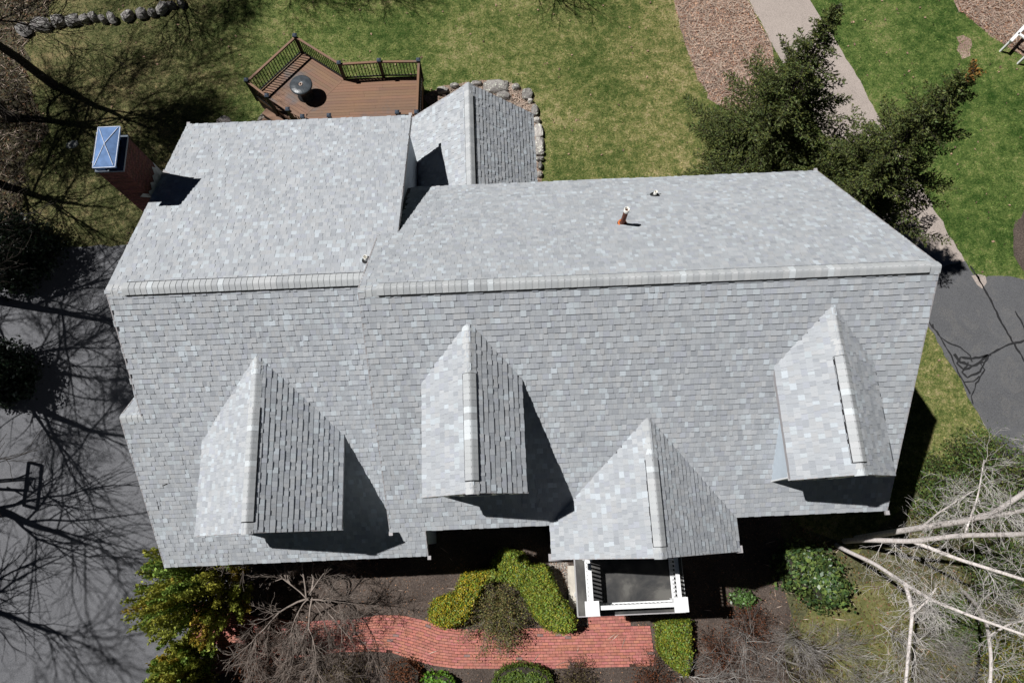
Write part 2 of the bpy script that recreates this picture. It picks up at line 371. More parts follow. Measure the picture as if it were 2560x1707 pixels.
# tar-sealed cracks and the seam between the two slabs
def strip(name, pp, wd, z, mat, seed=0, **kw):
    r = np.random.default_rng(seed); P = [np.array(at(p)[:2]) for p in pp]; Q = []
    for i in range(len(P)-1):
        k = max(2, int(np.linalg.norm(P[i+1]-P[i])/0.15))
        for j in range(k): Q.append(P[i]+(P[i+1]-P[i])*j/k+r.normal(0, 0.015, 2))
    Q.append(P[-1]); Q = np.array(Q); d = np.gradient(Q, axis=0); d /= np.linalg.norm(d, axis=1)[:, None]+1e-9
    nrm = np.stack([-d[:, 1], d[:, 0]], 1); W = wd*(0.6+0.8*r.random(len(Q)))
    b = MB(); L = Q+nrm*W[:, None]/2; R_ = Q-nrm*W[:, None]/2; n = len(Q)
    b.add([(*p, z) for p in L]+[(*p, z) for p in R_], [(i, n+i, n+i+1, i+1) for i in range(n-1)])
    return b.build(name, mat, **kw)
Zt = Z1*4
cr = [([(2425, 665), (2462, 722), (2500, 800), (2545, 880), (2600, 960)], .07), ([(2560, 852), (2520, 862), (2475, 885), (2455, 900)], .07),
      ([(2322, 805), (2345, 838), (2368, 856), (2400, 868), (2425, 890), (2430, 905)], .05),
      ([(2475, 885), (2440, 897), (2400, 893), (2392, 910), (2410, 925), (2440, 912), (2470, 888)], .08), ([(2470, 890), (2450, 930), (2420, 945), (2405, 930), (2420, 905)], .07),
      ([(2450, 905), (2460, 925), (2440, 960), (2428, 990), (2432, 1010)], .05), ([(2330, 812), (2372, 880), (2405, 950), (2425, 985)], .05),
      ([(2385, 885), (2400, 905), (2430, 915), (2458, 905)], .09), ([(2398, 938), (2412, 955), (2432, 955), (2448, 940)], .05), ([(2538, 778), (2550, 800), (2570, 840)], .05)]
for i, (p, wd) in enumerate(cr): strip('crack_seal', p, wd, Zt+i*0.0005, M_TAR, i, kind='structure')

# ------------------------------------------------------------------ piece collector (shingles, pavers, chimney bricks)
class Pieces:
    """keeps the pieces that show largest as objects, the rest as one joined part per parent"""
    def __init__(s, name, rest, limit): s.name = name; s.rest = rest; s.limit = limit; s.items = []
    def add(s, v, f, tint, mat, parent): s.items.append((v, f, tint, mat, parent))
    def flush(s):
        A = []
        for v, f, t, m, p in s.items:
            q = proj(np.array(v)[list(f[0])]); x, y = q[:, 0], q[:, 1]
            inside = (x.min() > 0 and x.max() < 2560 and y.min() > 0 and y.max() < 1707)
            A.append(abs(np.sum(x*np.roll(y, -1)-y*np.roll(x, -1)))/2 if inside else 0)
        order = np.argsort(-np.array(A)); top = set(order[:s.limit].tolist()); rest = {}
        for i, (v, f, t, m, p) in enumerate(s.items):
            if i in top: mesh_obj(s.name, v, f, m, p, [t]*len(f))
            else: rest.setdefault((p, m), MB()).add(v, f, t)
        for (p, m), b in rest.items(): b.build(s.rest, m, p, kind='stuff')
SH = Pieces('shingle', 'shingle_courses', 300)

PAL = [((.385, .400, .420), 6), ((.365, .380, .402), 6), ((.335, .350, .375), 4), ((.41, .42, .435), 4), ((.47, .51, .545), 1.8), ((.44, .475, .50), 2), ((.39, .395, .405), 2), ((.355, .37, .41), 2), ((.305, .32, .345), 1.4)]
_m = np.array([.385, .398, .415]); PAL = [(tuple(_m+(np.array(c_)-_m)*.80), w_) for c_, w_ in PAL]
PW = np.array([p[1] for p in PAL]); PW = PW/PW.sum()
EXPO = 0.146
def shingles(parent, O, eu, ev, width, length, keep=lambda p: True, seed=0):
    """laminated shingle tabs course by course on the plane O + u*eu + v*ev"""
    r = np.random.default_rng(seed); O, eu, ev = map(lambda a: np.array(a, float), (O, eu, ev)); n = np.cross(eu, ev)
    if n[2] < 0: n = -n
    rows = int(math.ceil(length/EXPO))
    for k in range(rows):
        v0 = k*EXPO; v1 = min(length, v0+EXPO+0.02); u = -r.random()*0.12
        run = 0; cur = 0
        while u < width:
            wd = r.uniform(0.07, 0.165); u0, u1 = max(0, u), min(width, u+wd); u += wd
            if u1-u0 < 0.03: continue
            c = O+eu*(u0+u1)/2+ev*(v0+0.07)
            if not keep(c): continue
            t = np.array(PAL[r.choice(len(PAL), p=PW)][0])*r.uniform(0.94, 1.06)
            hi = 0.030 if r.random() < 0.5 else 0.017
            j = r.normal(0, 0.0012)
            a = O+eu*(u0+0.0012)+ev*(v0+j)+n*hi; b = O+eu*(u1-0.0012)+ev*(v0+j)+n*hi
            c1 = O+eu*(u1-0.0012)+ev*v1+n*0.004; d = O+eu*(u0+0.0012)+ev*v1+n*0.004
            a2 = a-n*hi; b2 = b-n*hi
            SH.add(np.array([a, b, c1, d, a2, b2]), [(0, 1, 2, 3), (4, 5, 1, 0), (4, 0, 3), (5, 2, 1)], tuple(t), SHG, parent)

def ridge_caps(parent, A, B, n1, n2, vent0=None, vent1=None, seed=0, hw=0.188, vh=0.045):
    """cap shingles from A to B over a ridge whose two slopes go down along n1 and n2; a dark ridge vent lies under vent0..vent1"""
    r = np.random.default_rng(seed); A, B = np.array(A, float), np.array(B, float); d = B-A; L = np.linalg.norm(d); d /= L
    n1, n2 = np.array(n1, float), np.array(n2, float); up = np.array([0, 0, 1.])
    k = int(round(L/0.143)); st = L/k
    for i in range(k):
        s0, s1 = i*st, (i+1)*st+0.02
        raised = vent0 is not None and vent0 <= s0+st/2 <= vent1
        h = vh+.015 if raised else 0.016
        P = []
        for s_, lift in ((s0, 0.0), (s1, 0.013)):
            p = A+d*s_
            for q in (n1*hw, n1*0.06, n1*0.02, n2*0.02, n2*0.06, n2*hw):
                P.append(p+q+up*(h+lift-(0.006 if abs(np.linalg.norm(q)-0.02) < .001 else 0)))
        t = np.array(random.choices([(.43, .44, .445), (.39, .40, .41), (.46, .465, .47), (.54, .565, .58)], [5, 4, 3, .9])[0])*r.uniform(.96, 1.04)
        F = [(j, j+1, j+7, j+6) for j in range(5)]+[(11, 10, 9, 8, 7, 6)]
        # thickness: lower rim
        Q = [p-up*0.012 for p in P]
        F2 = [(0, 6, 18, 12), (5, 17, 23, 11)]+[(6+j, 7+j, 19+j, 18+j) for j in range(5)]+[(j+1, j, 12+j, 13+j) for j in range(5)]
        mesh_obj('ridge_cap', np.array(P+Q), F[:5]+F2, SHG, parent, [tuple(t)]*(5+len(F2)), smooth=False)
    if vent0 is not None:
        b = MB(); a0, a1 = A+d*vent0, A+d*vent1; P = []
        for p in (a0, a1):
            for q, hh in ((n1*(hw+0.022), 0.0), (n1*(hw+0.010), vh), (n2*(hw+(0.034 if vh > .06 else .010)), vh), (n2*(hw+(.05 if vh > .06 else .022)), 0.0)):
                P.append(p+q+up*hh)
            P.append(p+up*(vh+.002))
        b.add(P, [(0, 1, 6, 5), (1, 4, 9, 6), (4, 2, 7, 9), (2, 3, 8, 7), (0, 3, 2, 4, 1), (5, 6, 9, 7, 8)])
        b.build('ridge_vent', M_VENT, parent)

# ------------------------------------------------------------------ the house
TF, TB, TA = 0.8069, 0.9218, 0.4628        # slopes: all front planes, main back, wing back
MRY, MRZ = 5.344, 11.265                    # main ridge
ARY, ARZ = 6.150, 9.824                     # wing ridge
MX0, MX1, MYF, MYB = -3.30, 9.668, 0.187, 10.302
AX0, AX1, AYF, AYB, AXF = -9.815, -2.772, -0.507, 12.794, -2.636
WX, WY = -10.392, 3.41
zMF = lambda y: MRZ-(MRY-y)*TF
zMB = lambda y: MRZ-(y-MRY)*TB
zAF = lambda y: ARZ-(ARY-y)*TF
zAB = lambda y: ARZ-(y-ARY)*TA
def zM(x, y): return (zMF(y) if y < MRY else zMB(y)) if MX0 <= x <= MX1 and MYF <= y <= MYB else -9
def zA(x, y): return (zAF(y) if y < ARY else zAB(y)) if AX0 <= x <= (AXF if y < ARY else AX1) and AYF <= y <= AYB else -9
house = thing('house', 'large two-storey house with light grey shingled gable roofs and dormers', 'house')
def unit(v): v = np.array(v, float); return v/np.linalg.norm(v)
# dormers: name, ridge x, half width, ridge z, eave z, front y, base plane, main?
DORM = [('dormer', -6.46, 1.90, 8.643, 7.10, 0.28, 'A', 'leftmost dormer, widest of the three'),
        ('dormer', -0.91, 1.17, 10.726, 9.79, 0.865, 'M', 'middle dormer, narrow'),
        ('dormer', 7.39, 1.17, 10.755, 9.81, 0.90, 'M', 'right dormer with a pale cheek wall in the sun')]
GABLE = (3.29, 2.42, 9.057, 7.10, -0.68)
def zdorm(x, y):
    z = -9
    for _, rx, hw, rz, ez, fy, base, _l in DORM:
        if abs(x-rx) <= hw and y >= fy and (base == 'M' or y < 6): z = max(z, rz-abs(x-rx)*(rz-ez)/hw)
    rx, hw, rz, ez, fy = GABLE
    if abs(x-rx) <= hw and y >= fy: z = max(z, rz-abs(x-rx)*(rz-ez)/hw)
    return z
def slab(name, quad, mat, parent, th=0.05):
    """roof deck: quad (ccw seen from above) with thickness downward"""
    q = np.array(quad, float); n = unit(np.cross(q[1]-q[0], q[2]-q[0])); n = n if n[2] > 0 else -n
    b = MB(); m = len(q); P = list(q-n*0.002)+list(q-n*th)
    b.add(P, [tuple(range(m)), tuple(range(2*m-1, m-1, -1))]+[(i, m+i, m+(i+1) % m, (i+1) % m) for i in range(m)])
    return b.build(name, mat, parent)
def fascia(parent, segs, w=0.03, h=0.16):
    b = MB()
    for a, c in segs:
        a, c = np.array(a, float), np.array(c, float); b.beam(a-[0, 0, h/2+0.004], c-[0, 0, h/2+0.004], w, h)
    b.build('fascia', M_FASCIA, parent)
main_roof = slab('main_roof', [(MX0, MYF, zMF(MYF)), (MX1, MYF, zMF(MYF)), (MX1, MRY, MRZ), (MX0, MRY, MRZ)], M_UNDER, house)
slab('roof_deck', [(MX0, MRY, MRZ), (MX1, MRY, MRZ), (MX1, MYB, zMB(MYB)), (MX0, MYB, zMB(MYB))], M_UNDER, main_roof)
wing_roof = slab('wing_roof', [(AX0, AYF, zAF(AYF)), (AXF, AYF, zAF(AYF)), (AXF, ARY, ARZ), (AX0, ARY, ARZ)], M_UNDER, house)
slab('roof_deck', [(AX0, ARY, ARZ), (AX1, ARY, ARZ), (AX1, AYB, zAB(AYB)), (AX0, AYB, zAB(AYB))], M_UNDER, wing_roof)
slab('roof_deck', [(WX, AYF, zAF(AYF)), (AX0-0.002, AYF, zAF(AYF)), (AX0-0.002, WY, zAF(WY)), (WX, WY, zAF(WY))], M_UNDER, wing_roof)
evF = unit((0, 1, TF)); evMB = unit((0, -1, TB)); evAB = unit((0, -1, TA))
LF = lambda y0, y1, t: abs(y1-y0)*math.sqrt(1+t*t)
def inside_walls(p):
    for _, rx, hw, rz, ez, fy, base, _l in DORM:
        if abs(p[0]-rx) < hw-(.42 if base == 'A' else .30)-.1 and p[1] > fy+.3 and rz-abs(p[0]-rx)*(rz-ez)/hw > p[2]+.12: return True
    rx, hw, rz, ez, fy = GABLE
    return abs(p[0]-rx) < hw and p[1] > fy and rz-abs(p[0]-rx)*(rz-ez)/hw > p[2]+.15
def keepM(p):
    return not inside_walls(p)
def keepMB(p):
    za = zA(p[0], p[1]); return za < p[2]+0.10
def keepA(p):
    if p[1] < ARY and zM(p[0], p[1]) > p[2] and p[0] > MX0+0.5: return False
    return not inside_walls(p)
shingles(main_roof, (MX0, MYF, zMF(MYF)), (1, 0, 0), evF, MX1-MX0, LF(MYF, MRY, TF), keepM, 1)
shingles(main_roof, (MX0, MYB, zMB(MYB)), (1, 0, 0), evMB, MX1-MX0, LF(MYB, MRY, TB), keepMB, 2)
shingles(wing_roof, (WX, AYF, zAF(AYF)), (1, 0, 0), evF, AXF-WX, LF(AYF, ARY, TF), lambda p: (p[0] > AX0+.02 or p[1] < WY) and keepA(p), 3)
shingles(wing_roof, (AX0, AYB, zAB(AYB)), (1, 0, 0), evAB, AX1-AX0, LF(AYB, ARY, TA), lambda p: zM(p[0], p[1]) < p[2]+0.3, 4)
TW = 0.95
slab('roof_deck', [(WX, WY, zAF(WY)), (AX0+0.5, WY, zAF(WY)), (AX0+0.5, WY+2.2, zAF(WY)-2.2*TW), (WX, WY+2.2, zAF(WY)-2.2*TW)], M_UNDER, wing_roof)
shingles(wing_roof, (WX, WY+2.2, zAF(WY)-2.2*TW), (1, 0, 0), unit((0, -1, TW)), 1.0, LF(0, 2.2, TW), lambda p: True, 6)
dn = lambda t, s: unit((0, s, -t))
ridge_caps(main_roof, (MX0, MRY, MRZ), (MX1, MRY, MRZ), dn(TF, -1), dn(TB, 1), 0.46, MX1-MX0-0.26, 1, vh=.075)
ridge_caps(wing_roof, (AX0, ARY, ARZ), (MX0+0.12, ARY, ARZ), dn(TF, -1), dn(TA, 1), 0.50, MX0+0.1-AX0, 2, vh=.075)
ridge_caps(wing_roof, (WX, WY, zAF(WY)), (AX0+0.02, WY, zAF(WY)), dn(TF, -1), dn(TW, 1), None, None, 3)
e = 0.01
fascia(main_roof, [((MX0+e, MYF, zMF(MYF)), (MX0+e, MRY, MRZ)), ((MX0+e, MRY, MRZ), (MX0+e, MYB, zMB(MYB))), ((MX1-e, MYF, zMF(MYF)), (MX1-e, MRY, MRZ)), ((MX1-e, MRY, MRZ), (MX1-e, MYB, zMB(MYB))),
                   ((MX0, MYF+.016, zMF(MYF)), (MX1, MYF+.016, zMF(MYF))), ((MX0, MYB-.016, zMB(MYB)), (MX1, MYB-.016, zMB(MYB)))])
fascia(wing_roof, [((AX0+e, WY, zAF(WY)), (AX0+e, ARY, ARZ)), ((AX0+e, ARY, ARZ), (AX0+e, AYB, zAB(AYB))), ((WX+e, AYF, zAF(AYF)), (WX+e, WY, zAF(WY))), ((WX+e, WY, zAF(WY)), (WX+e, WY+2.2, zAF(WY)-2.2*TW)),
                   ((AX1-e, MRY+2.2, zAB(MRY+2.2)), (AX1-e, AYB, zAB(AYB))), ((WX, AYF+.016, zAF(AYF)), (AXF, AYF+.016, zAF(AYF))), ((AX0, AYB-.016, zAB(AYB)), (AX1, AYB-.016, zAB(AYB))), ((AXF-e, AYF, zAF(AYF)), (AXF-e, 0.6, zAF(0.6)))])
# small gutter returns at the eave corners
for x, y, z in ((AX0+.03, AYB+.03, zAB(AYB)), (AX1-.03, AYB+.04, zAB(AYB)), (MX1-.04, MYB+.04, zMB(MYB)), (AXF+.03, AYF-.06, zAF(AYF)), (MX1+.0, MYF-.06, zMF(MYF)), (MX0+.03, MYF-.04, zMF(MYF))):
    b = MB(); b.box((x, y, z-0.03), (0.10, 0.11, 0.08)); b.build('eave_return', M_FASCIA, house)

def siding(parent, poly_xy_z, name='wall', lap=True):
    """vertical wall polygon (3d points) with clapboard ledges"""
    P = np.array(poly_xy_z, float); b = MB(); n = len(P); nr = unit(np.cross(P[1]-P[0], P[2]-P[0]))
    Q = P-nr*0.12
    b.add(list(P)+list(Q), [tuple(range(n)), tuple(range(2*n-1, n-1, -1))]+[(i, n+i, n+(i+1) % n, (i+1) % n) for i in range(n)])
    o = b.build(name, M_SIDING, parent)
    if lap:
        d = unit((P[1]-P[0])*[1, 1, 0]); z0, z1 = P[:, 2].min(), P[:, 2].max(); c = MB(); base = P[0]; us = (P-base) @ d; k = 0
        z = z0+0.1
        while z < z1-0.02:
            xs = []
            for i in range(n):
                a, e_ = P[i], P[(i+1) % n]
                if (a[2]-z)*(e_[2]-z) < 0: t = (z-a[2])/(e_[2]-a[2]); xs.append(us[i]+t*(us[(i+1) % n]-us[i]))
            if len(xs) >= 2:
                a = base+d*min(xs); a[2] = z; e_ = base+d*max(xs); e_[2] = z
                c.add([a+nr*0.001, e_+nr*0.001, e_+nr*0.014, a+nr*0.014, a+nr*0.001+[0, 0, .1], e_+nr*0.001+[0, 0, .1]], [(0, 1, 2, 3), (3, 2, 5, 4)])
            z += 0.11
        if c.n: c.build('clapboards', M_SIDING, o, kind='stuff')
    return o
def window(parent, c, w_, h_, nrm):
    """framed sash window centred at c, facing nrm (axis aligned)"""
    nrm = unit(nrm); d = np.array([-nrm[1], nrm[0], 0]); c = np.array(c, float); b = MB(); u = np.array([0, 0, 1.])
    def bx(bb, off, ww, hh, t, dep):
        o = c+d*off[0]+u*off[1]+nrm*dep; P = []
        for s3 in (0, t):
            for s1, s2 in ((-1, -1), (1, -1), (1, 1), (-1, 1)): P.append(o+d*s1*ww/2+u*s2*hh/2+nrm*s3)
        bb.add(P, [(0, 3, 2, 1), (4, 5, 6, 7), (0, 1, 5, 4), (1, 2, 6, 5), (2, 3, 7, 6), (3, 0, 4, 7)])
    for off, ww, hh in (((0, h_/2), w_+.16, .09), ((0, -h_/2), w_+.2, .09), ((-w_/2, 0), .09, h_), ((w_/2, 0), .09, h_), ((0, 0), w_, .05), ((0, 0), .025, h_)):
        bx(b, off, ww, hh, 0.05 if ww != w_ else .035, 0.003)
    o = b.build('window', M_WHITE, parent); g = MB(); bx(g, (0, 0), w_-.05, h_-.05, 0.015, 0.004); g.build('pane', M_GLASS, o)
# bodies
WMx0, WMx1, WMyf, WMyb = -3.14, 9.52, 0.50, 10.02
dz = 0.10
east = [(WMx1, WMyf, 0), (WMx1, WMyb, 0), (WMx1, WMyb, zMB(WMyb)-dz), (WMx1, MRY, MRZ-dz), (WMx1, WMyf, zMF(WMyf)-dz)]
we = siding(house, east)
for yy in (2.6, 7.6):
    for zz in (1.8, 4.8): window(we, (WMx1, yy, zz), 0.9, 1.4, (1, 0, 0))
siding(house, [(WMx0, WMyb, 0), (WMx0, WMyf, 0), (WMx0, WMyf, zMF(WMyf)-dz), (WMx0, MRY, MRZ-dz), (WMx0, WMyb, zMB(WMyb)-dz)])
wf = siding(house, [(WMx0, WMyf, 0), (WMx1, WMyf, 0), (WMx1, WMyf, zMF(WMyf)-dz), (WMx0, WMyf, zMF(WMyf)-dz)])
for xx in (-1.7, -0.2, 7.0, 8.5):
    for zz in (1.7, 4.9): window(wf, (xx, WMyf, zz), 0.9, 1.5, (0, -1, 0))
wb = siding(house, [(WMx1, WMyb, 0), (WMx0, WMyb, 0), (WMx0, WMyb, zMB(WMyb)-dz), (WMx1, WMyb, zMB(WMyb)-dz)])
for xx in (3.0, 5.5, 8.0):
    for zz in (1.7, 4.7): window(wb, (xx, WMyb, zz), 0.9, 1.4, (0, 1, 0))
WAx0, WAx1, WAyf, WAyb = -9.66, -2.90, -0.20, 12.42
siding(house, [(WAx1, WAyf, 0), (WAx1, WAyb, 0), (WAx1, WAyb, zAB(WAyb)-dz), (WAx1, ARY, ARZ-dz), (WAx1, WAyf, zAF(WAyf)-dz)])
siding(house, [(WAx0, WAyb, 0), (WAx0, WY+.5, 0), (WAx0, WY+.5, zAF(WY+.5)-dz), (WAx0, ARY, ARZ-dz), (WAx0, WAyb, zAB(WAyb)-dz)])
wa = siding(house, [(WAx0, WAyf, 0), (WAx1, WAyf, 0), (WAx1, WAyf, zAF(WAyf)-dz), (WAx0, WAyf, zAF(WAyf)-dz)])
for xx in (-8.4, -6.4, -4.2): window(wa, (xx, WAyf, 1.9), 1.1, 1.4, (0, -1, 0))
wn = siding(house, [(WAx1, WAyb, 0), (WAx0, WAyb, 0), (WAx0, WAyb, zAB(WAyb)-dz), (WAx1, WAyb, zAB(WAyb)-dz)])
for xx in (-8.2, -6.0, -4.2): window(wn, (xx, WAyb, 3.6), 1.0, 1.4, (0, 1, 0))
siding(house, [(WX+.15, WY+1.9, 0), (WX+.15, WAyf, 0), (WX+.15, WAyf, zAF(WAyf)-dz), (WX+.15, WY, zAF(WY)-dz), (WX+.15, WY+1.9, zAF(WY)-1.9*TW-dz)])

def gable_piece(part, rx, hw, rz, ez, fy, yback, plane_z, over, seed, vent=True, wall_x=None, wall_y=None):
    t = (rz-ez)/hw; y1 = yback
    sl = (rx-hw, rx+hw)
    L = math.hypot(hw, rz-ez)
    for s, xe in ((-1, rx-hw), (1, rx+hw)):
        slab('roof_deck', [(xe, fy, ez), (rx, fy, rz), (rx, y1, rz), (xe, y1, ez)][::(1 if s > 0 else -1)], M_UNDER, part, 0.04) if False else None
        # deck trimmed at the valley
        yv = lambda z: (z-plane_z(0))/TF
        q = [(xe, fy, ez), (rx, fy, rz), (rx, yv(rz)+0.02, rz), (xe, yv(ez)+0.02, ez)]
        slab('roof_deck', q if s < 0 else q[::-1], M_UNDER, part, 0.04)
        eu = (0, 1, 0); ev = unit((-s*hw, 0, rz-ez))
        shingles(part, (xe, fy, ez), eu, ev, yv(rz)-fy+0.3, L, lambda p: p[2] > plane_z(p[1])-0.03, seed+s)
    ytop = (rz-plane_z(0))/TF
    ln = ytop-fy
    ridge_caps(part, (rx, ytop-0.05, rz), (rx, fy, rz), unit((-hw, 0, ez-rz)), unit((hw, 0, ez-rz)), (ln*0.30 if vent else None), ln-0.30, seed)
    fascia(part, [((rx-hw, fy+.012, ez), (rx, fy+.012, rz)), ((rx+hw, fy+.012, ez), (rx, fy+.012, rz)), ((rx-hw+.012, fy, ez), (rx-hw+.012, (ez-plane_z(0))/TF, ez)), ((rx+hw-.012, fy, ez), (rx+hw-.012, (ez-plane_z(0))/TF, ez))], 0.024, 0.14)
    # walls
    wx0, wx1 = rx-hw+over, rx+hw-over; wy = fy+0.13; zt = lambda x: rz-abs(x-rx)*t-0.06
    zb = plane_z(wy)
    if wall_y is not None: zb = 0.0
    front = siding(part, [(wx0, wy, zb-(.1 if wall_y is None else 0)), (wx1, wy, zb-(.1 if wall_y is None else 0)), (wx1, wy, zt(wx1)), (rx, wy, zt(rx)), (wx0, wy, zt(wx0))], 'front_wall')
    yw = (zt(wx0)-plane_z(0))/TF
    if wall_y is None:
        siding(part, [(wx0, yw, zt(wx0)), (wx0, wy, zb-.1), (wx0, wy, zt(wx0))], 'cheek_wall')
        siding(part, [(wx1, wy, zb-.1), (wx1, yw, zt(wx1)), (wx1, wy, zt(wx1))], 'cheek_wall')
        # corner boards and eave return boxes
        for x in (wx0+.05, wx1-.05): c = MB(); c.box((x, wy-.012, (zb+zt(wx0))/2), (0.12, 0.03, zt(wx0)-zb-.02)); c.build('corner_board', M_WHITE, part)
        for sx in (-1, 1): c = MB(); c.box((rx+sx*(hw-over/2-.02), fy+.10, ez-0.11), (over+.03, 0.19, 0.14)); c.build('eave_return', M_WHITE, part)
        window(front, (rx, wy, (zb+zt(wx0))/2+.12), min(1.0, (wx1-wx0)*.45), (zt(wx0)-zb)*0.72, (0, -1, 0))
    else:
        siding(part, [(wx0, 0.6, 0), (wx0, wy, 0), (wx0, wy, zt(wx0)), (wx0, .6, zt(wx0))], 'side_wall')
        siding(part, [(wx1, wy, 0), (wx1, .6, 0), (wx1, .6, zt(wx1)), (wx1, wy, zt(wx1))], 'side_wall')
        for sx in (-1, 1): c = MB(); c.box((rx+sx*(hw-over/2+.02), fy+.06, ez-0.07), (over+.12, 0.18, 0.13)); c.build('eave_return', M_FASCIA, part)
        window(front, (rx, wy, 5.1), 1.5, 1.7, (0, -1, 0)); window(front, (rx, wy, 1.6), 1.1, 2.4, (0, -1, 0))
lab = ['wide dormer over the garage wing', 'narrow dormer in the middle of the main roof', 'right dormer with a pale cheek wall']
for i, (nm, rx, hw, rz, ez, fy, base, _l) in enumerate(DORM):
    p = empty_part('dormer', house); p['label'] = lab[i]
    pz = zMF if base == 'M' else zAF
    gable_piece(p, rx, hw, rz, ez, fy, None, pz, 0.42 if base == 'A' else 0.30, 20+5*i)
eg = empty_part('entry_gable', house)
gable_piece(eg, *GABLE, None, zMF, 0.35, 60, True, None, True)
# sunroom at the back
sun = empty_part('sunroom', house)
SX0, SX1, SRX, SRZ, SEZ, SYN, SYS = -3.16, 1.20, -1.02, 6.20, 4.33, 14.31, 9.9
hw = (SX1-SX0)/2; SRX = (SX0+SX1)/2
for s, xe in ((-1, SX0), (1, SX1)):
    q = [(xe, SYS, SEZ), (SRX, SYS, SRZ), (SRX, SYN, SRZ), (xe, SYN, SEZ)]
    slab('roof_deck', q if s < 0 else q[::-1], M_UNDER, sun, 0.05)
    shingles(sun, (xe, SYS, SEZ), (0, 1, 0), unit((-s*hw, 0, SRZ-SEZ)), SYN-SYS, math.hypot(hw, SRZ-SEZ), lambda p: True, 80+s)
ridge_caps(sun, (SRX, SYS, SRZ), (SRX, SYN, SRZ), unit((-hw, 0, SEZ-SRZ)), unit((hw, 0, SEZ-SRZ)), 0.1, SYN-SYS-0.45, 9, vh=.07)
fascia(sun, [((SX0, SYN-.012, SEZ), (SRX, SYN-.012, SRZ)), ((SX1, SYN-.012, SEZ), (SRX, SYN-.012, SRZ)), ((SX1-.012, SYS, SEZ), (SX1-.012, SYN, SEZ)), ((SX0+.012, 12.5, SEZ), (SX0+.012, SYN, SEZ))])
sw = siding(sun, [(SX1-.3, SYN-.25, 0), (SX0+.3, SYN-.25, 0), (SX0+.3, SYN-.25, SEZ+.15), (SRX, SYN-.25, SRZ-.1), (SX1-.3, SYN-.25, SEZ+.15)])
for xx in (SRX-1.0, SRX+1.0): window(sw, (xx, SYN-.25, 2.0), 1.3, 1.9, (0, 1, 0))
se = siding(sun, [(SX1-.3, SYS, 0), (SX1-.3, SYN-.25, 0), (SX1-.3, SYN-.25, SEZ+.15), (SX1-.3, SYS, SEZ+.15)])
for yy in (11.0, 12.8): window(se, (SX1-.3, yy, 2.0), 1.2, 1.9, (1, 0, 0))
siding(sun, [(SX0+.3, SYN-.25, 0), (SX0+.3, 12.45, 0), (SX0+.3, 12.45, SEZ+.15), (SX0+.3, SYN-.25, SEZ+.15)])
# step flashing where the sunroom roof meets the wing wall
b = MB(); zs = lambda x: SRZ-abs(x-SRX)*(SRZ-SEZ)/hw
b.add([(WAx1+.005, 10.0, zs(WAx1)+.16), (WAx1+.005, 12.42, zs(WAx1)+.16), (WAx1+.03, 12.42, zs(WAx1+.03)+.03), (WAx1+.03, 10.0, zs(WAx1+.03)+.03)], [(0, 1, 2, 3)][::-1]); b.build('flashing', M_FASCIA, house)

# vents on the back slope
def vent_pipe(px, h, r, mats, label, boot=True, hole=True, plane=None):
    n = np.array([0, TB, 1.]) if plane is None else plane
    # foot on the main back slope (or wing back slope)
    d = RT*(px[0]-CX)/FPX-UP*(px[1]-CY)/FPX+FW; C = np.array([0, 0, CAM_H]); P0 = np.array([0, MRY, MRZ]) if plane is None else np.array([0, ARY, ARZ])
    B = C+d*(np.dot(P0-C, n)/np.dot(d, n)); nn = unit(n)
    p = empty_part('vent_pipe', house); p['label'] = label
    b = MB(); b.cyl(B-[0, 0, .1], B+[0, 0, h-.12], r, n=16); b.build('pipe', mats[0], p, smooth=False)
    b = MB(); rr = r*1.12
    b.lathe(B+[0, 0, h-.14], [(rr, 0), (rr, .14), (rr*.80, .14), (rr*.80, -.1)], 18); b.build('collar', mats[1], p, smooth=True)
    if boot:
        rb = max(r*2.1, .13)
        b = MB(); b.cyl(B+nn*.026, B+nn*.075+[0, 0, .02], rb, r*1.15, 16); b.build('boot', mats[2], p, smooth=False)
    return B, nn, p
B, nn, p = vent_pipe((1555, 560), 0.86, 0.062, (M_RUST, M_PVC, M_RUBBER), 'tall rusty vent pipe with white collar')
b = MB(); b.lathe(B+[0, 0, .035], [(.105, -.02), (.12, .02), (.10, .05), (.068, .045)], 16); b.build('sealant_ring', M_ORANGE, p)
B, nn, p = vent_pipe((1636, 489), 0.24, 0.045, (M_PVC, M_PVC, M_RUBBER), 'short white vent pipe in black boot near the back eave')
b = MB(); ex = np.array([1., 0, 0]); ey = np.cross(nn, ex); P = [B+ex*a+ey*c+nn*.030 for a, c in ((-.22, .02), (.20, .02), (.20, .05), (-.22, .05))]; b.add(P, [(0, 1, 2, 3)]); b.build('boot_flange', M_RUBBER, p)
B, nn, p = vent_pipe((918, 652), 0.26, 0.05, (M_PVC, M_PVC, M_RUBBER), 'white vent pipe beside the raised main roof edge', plane=np.array([0, TA, 1.]))

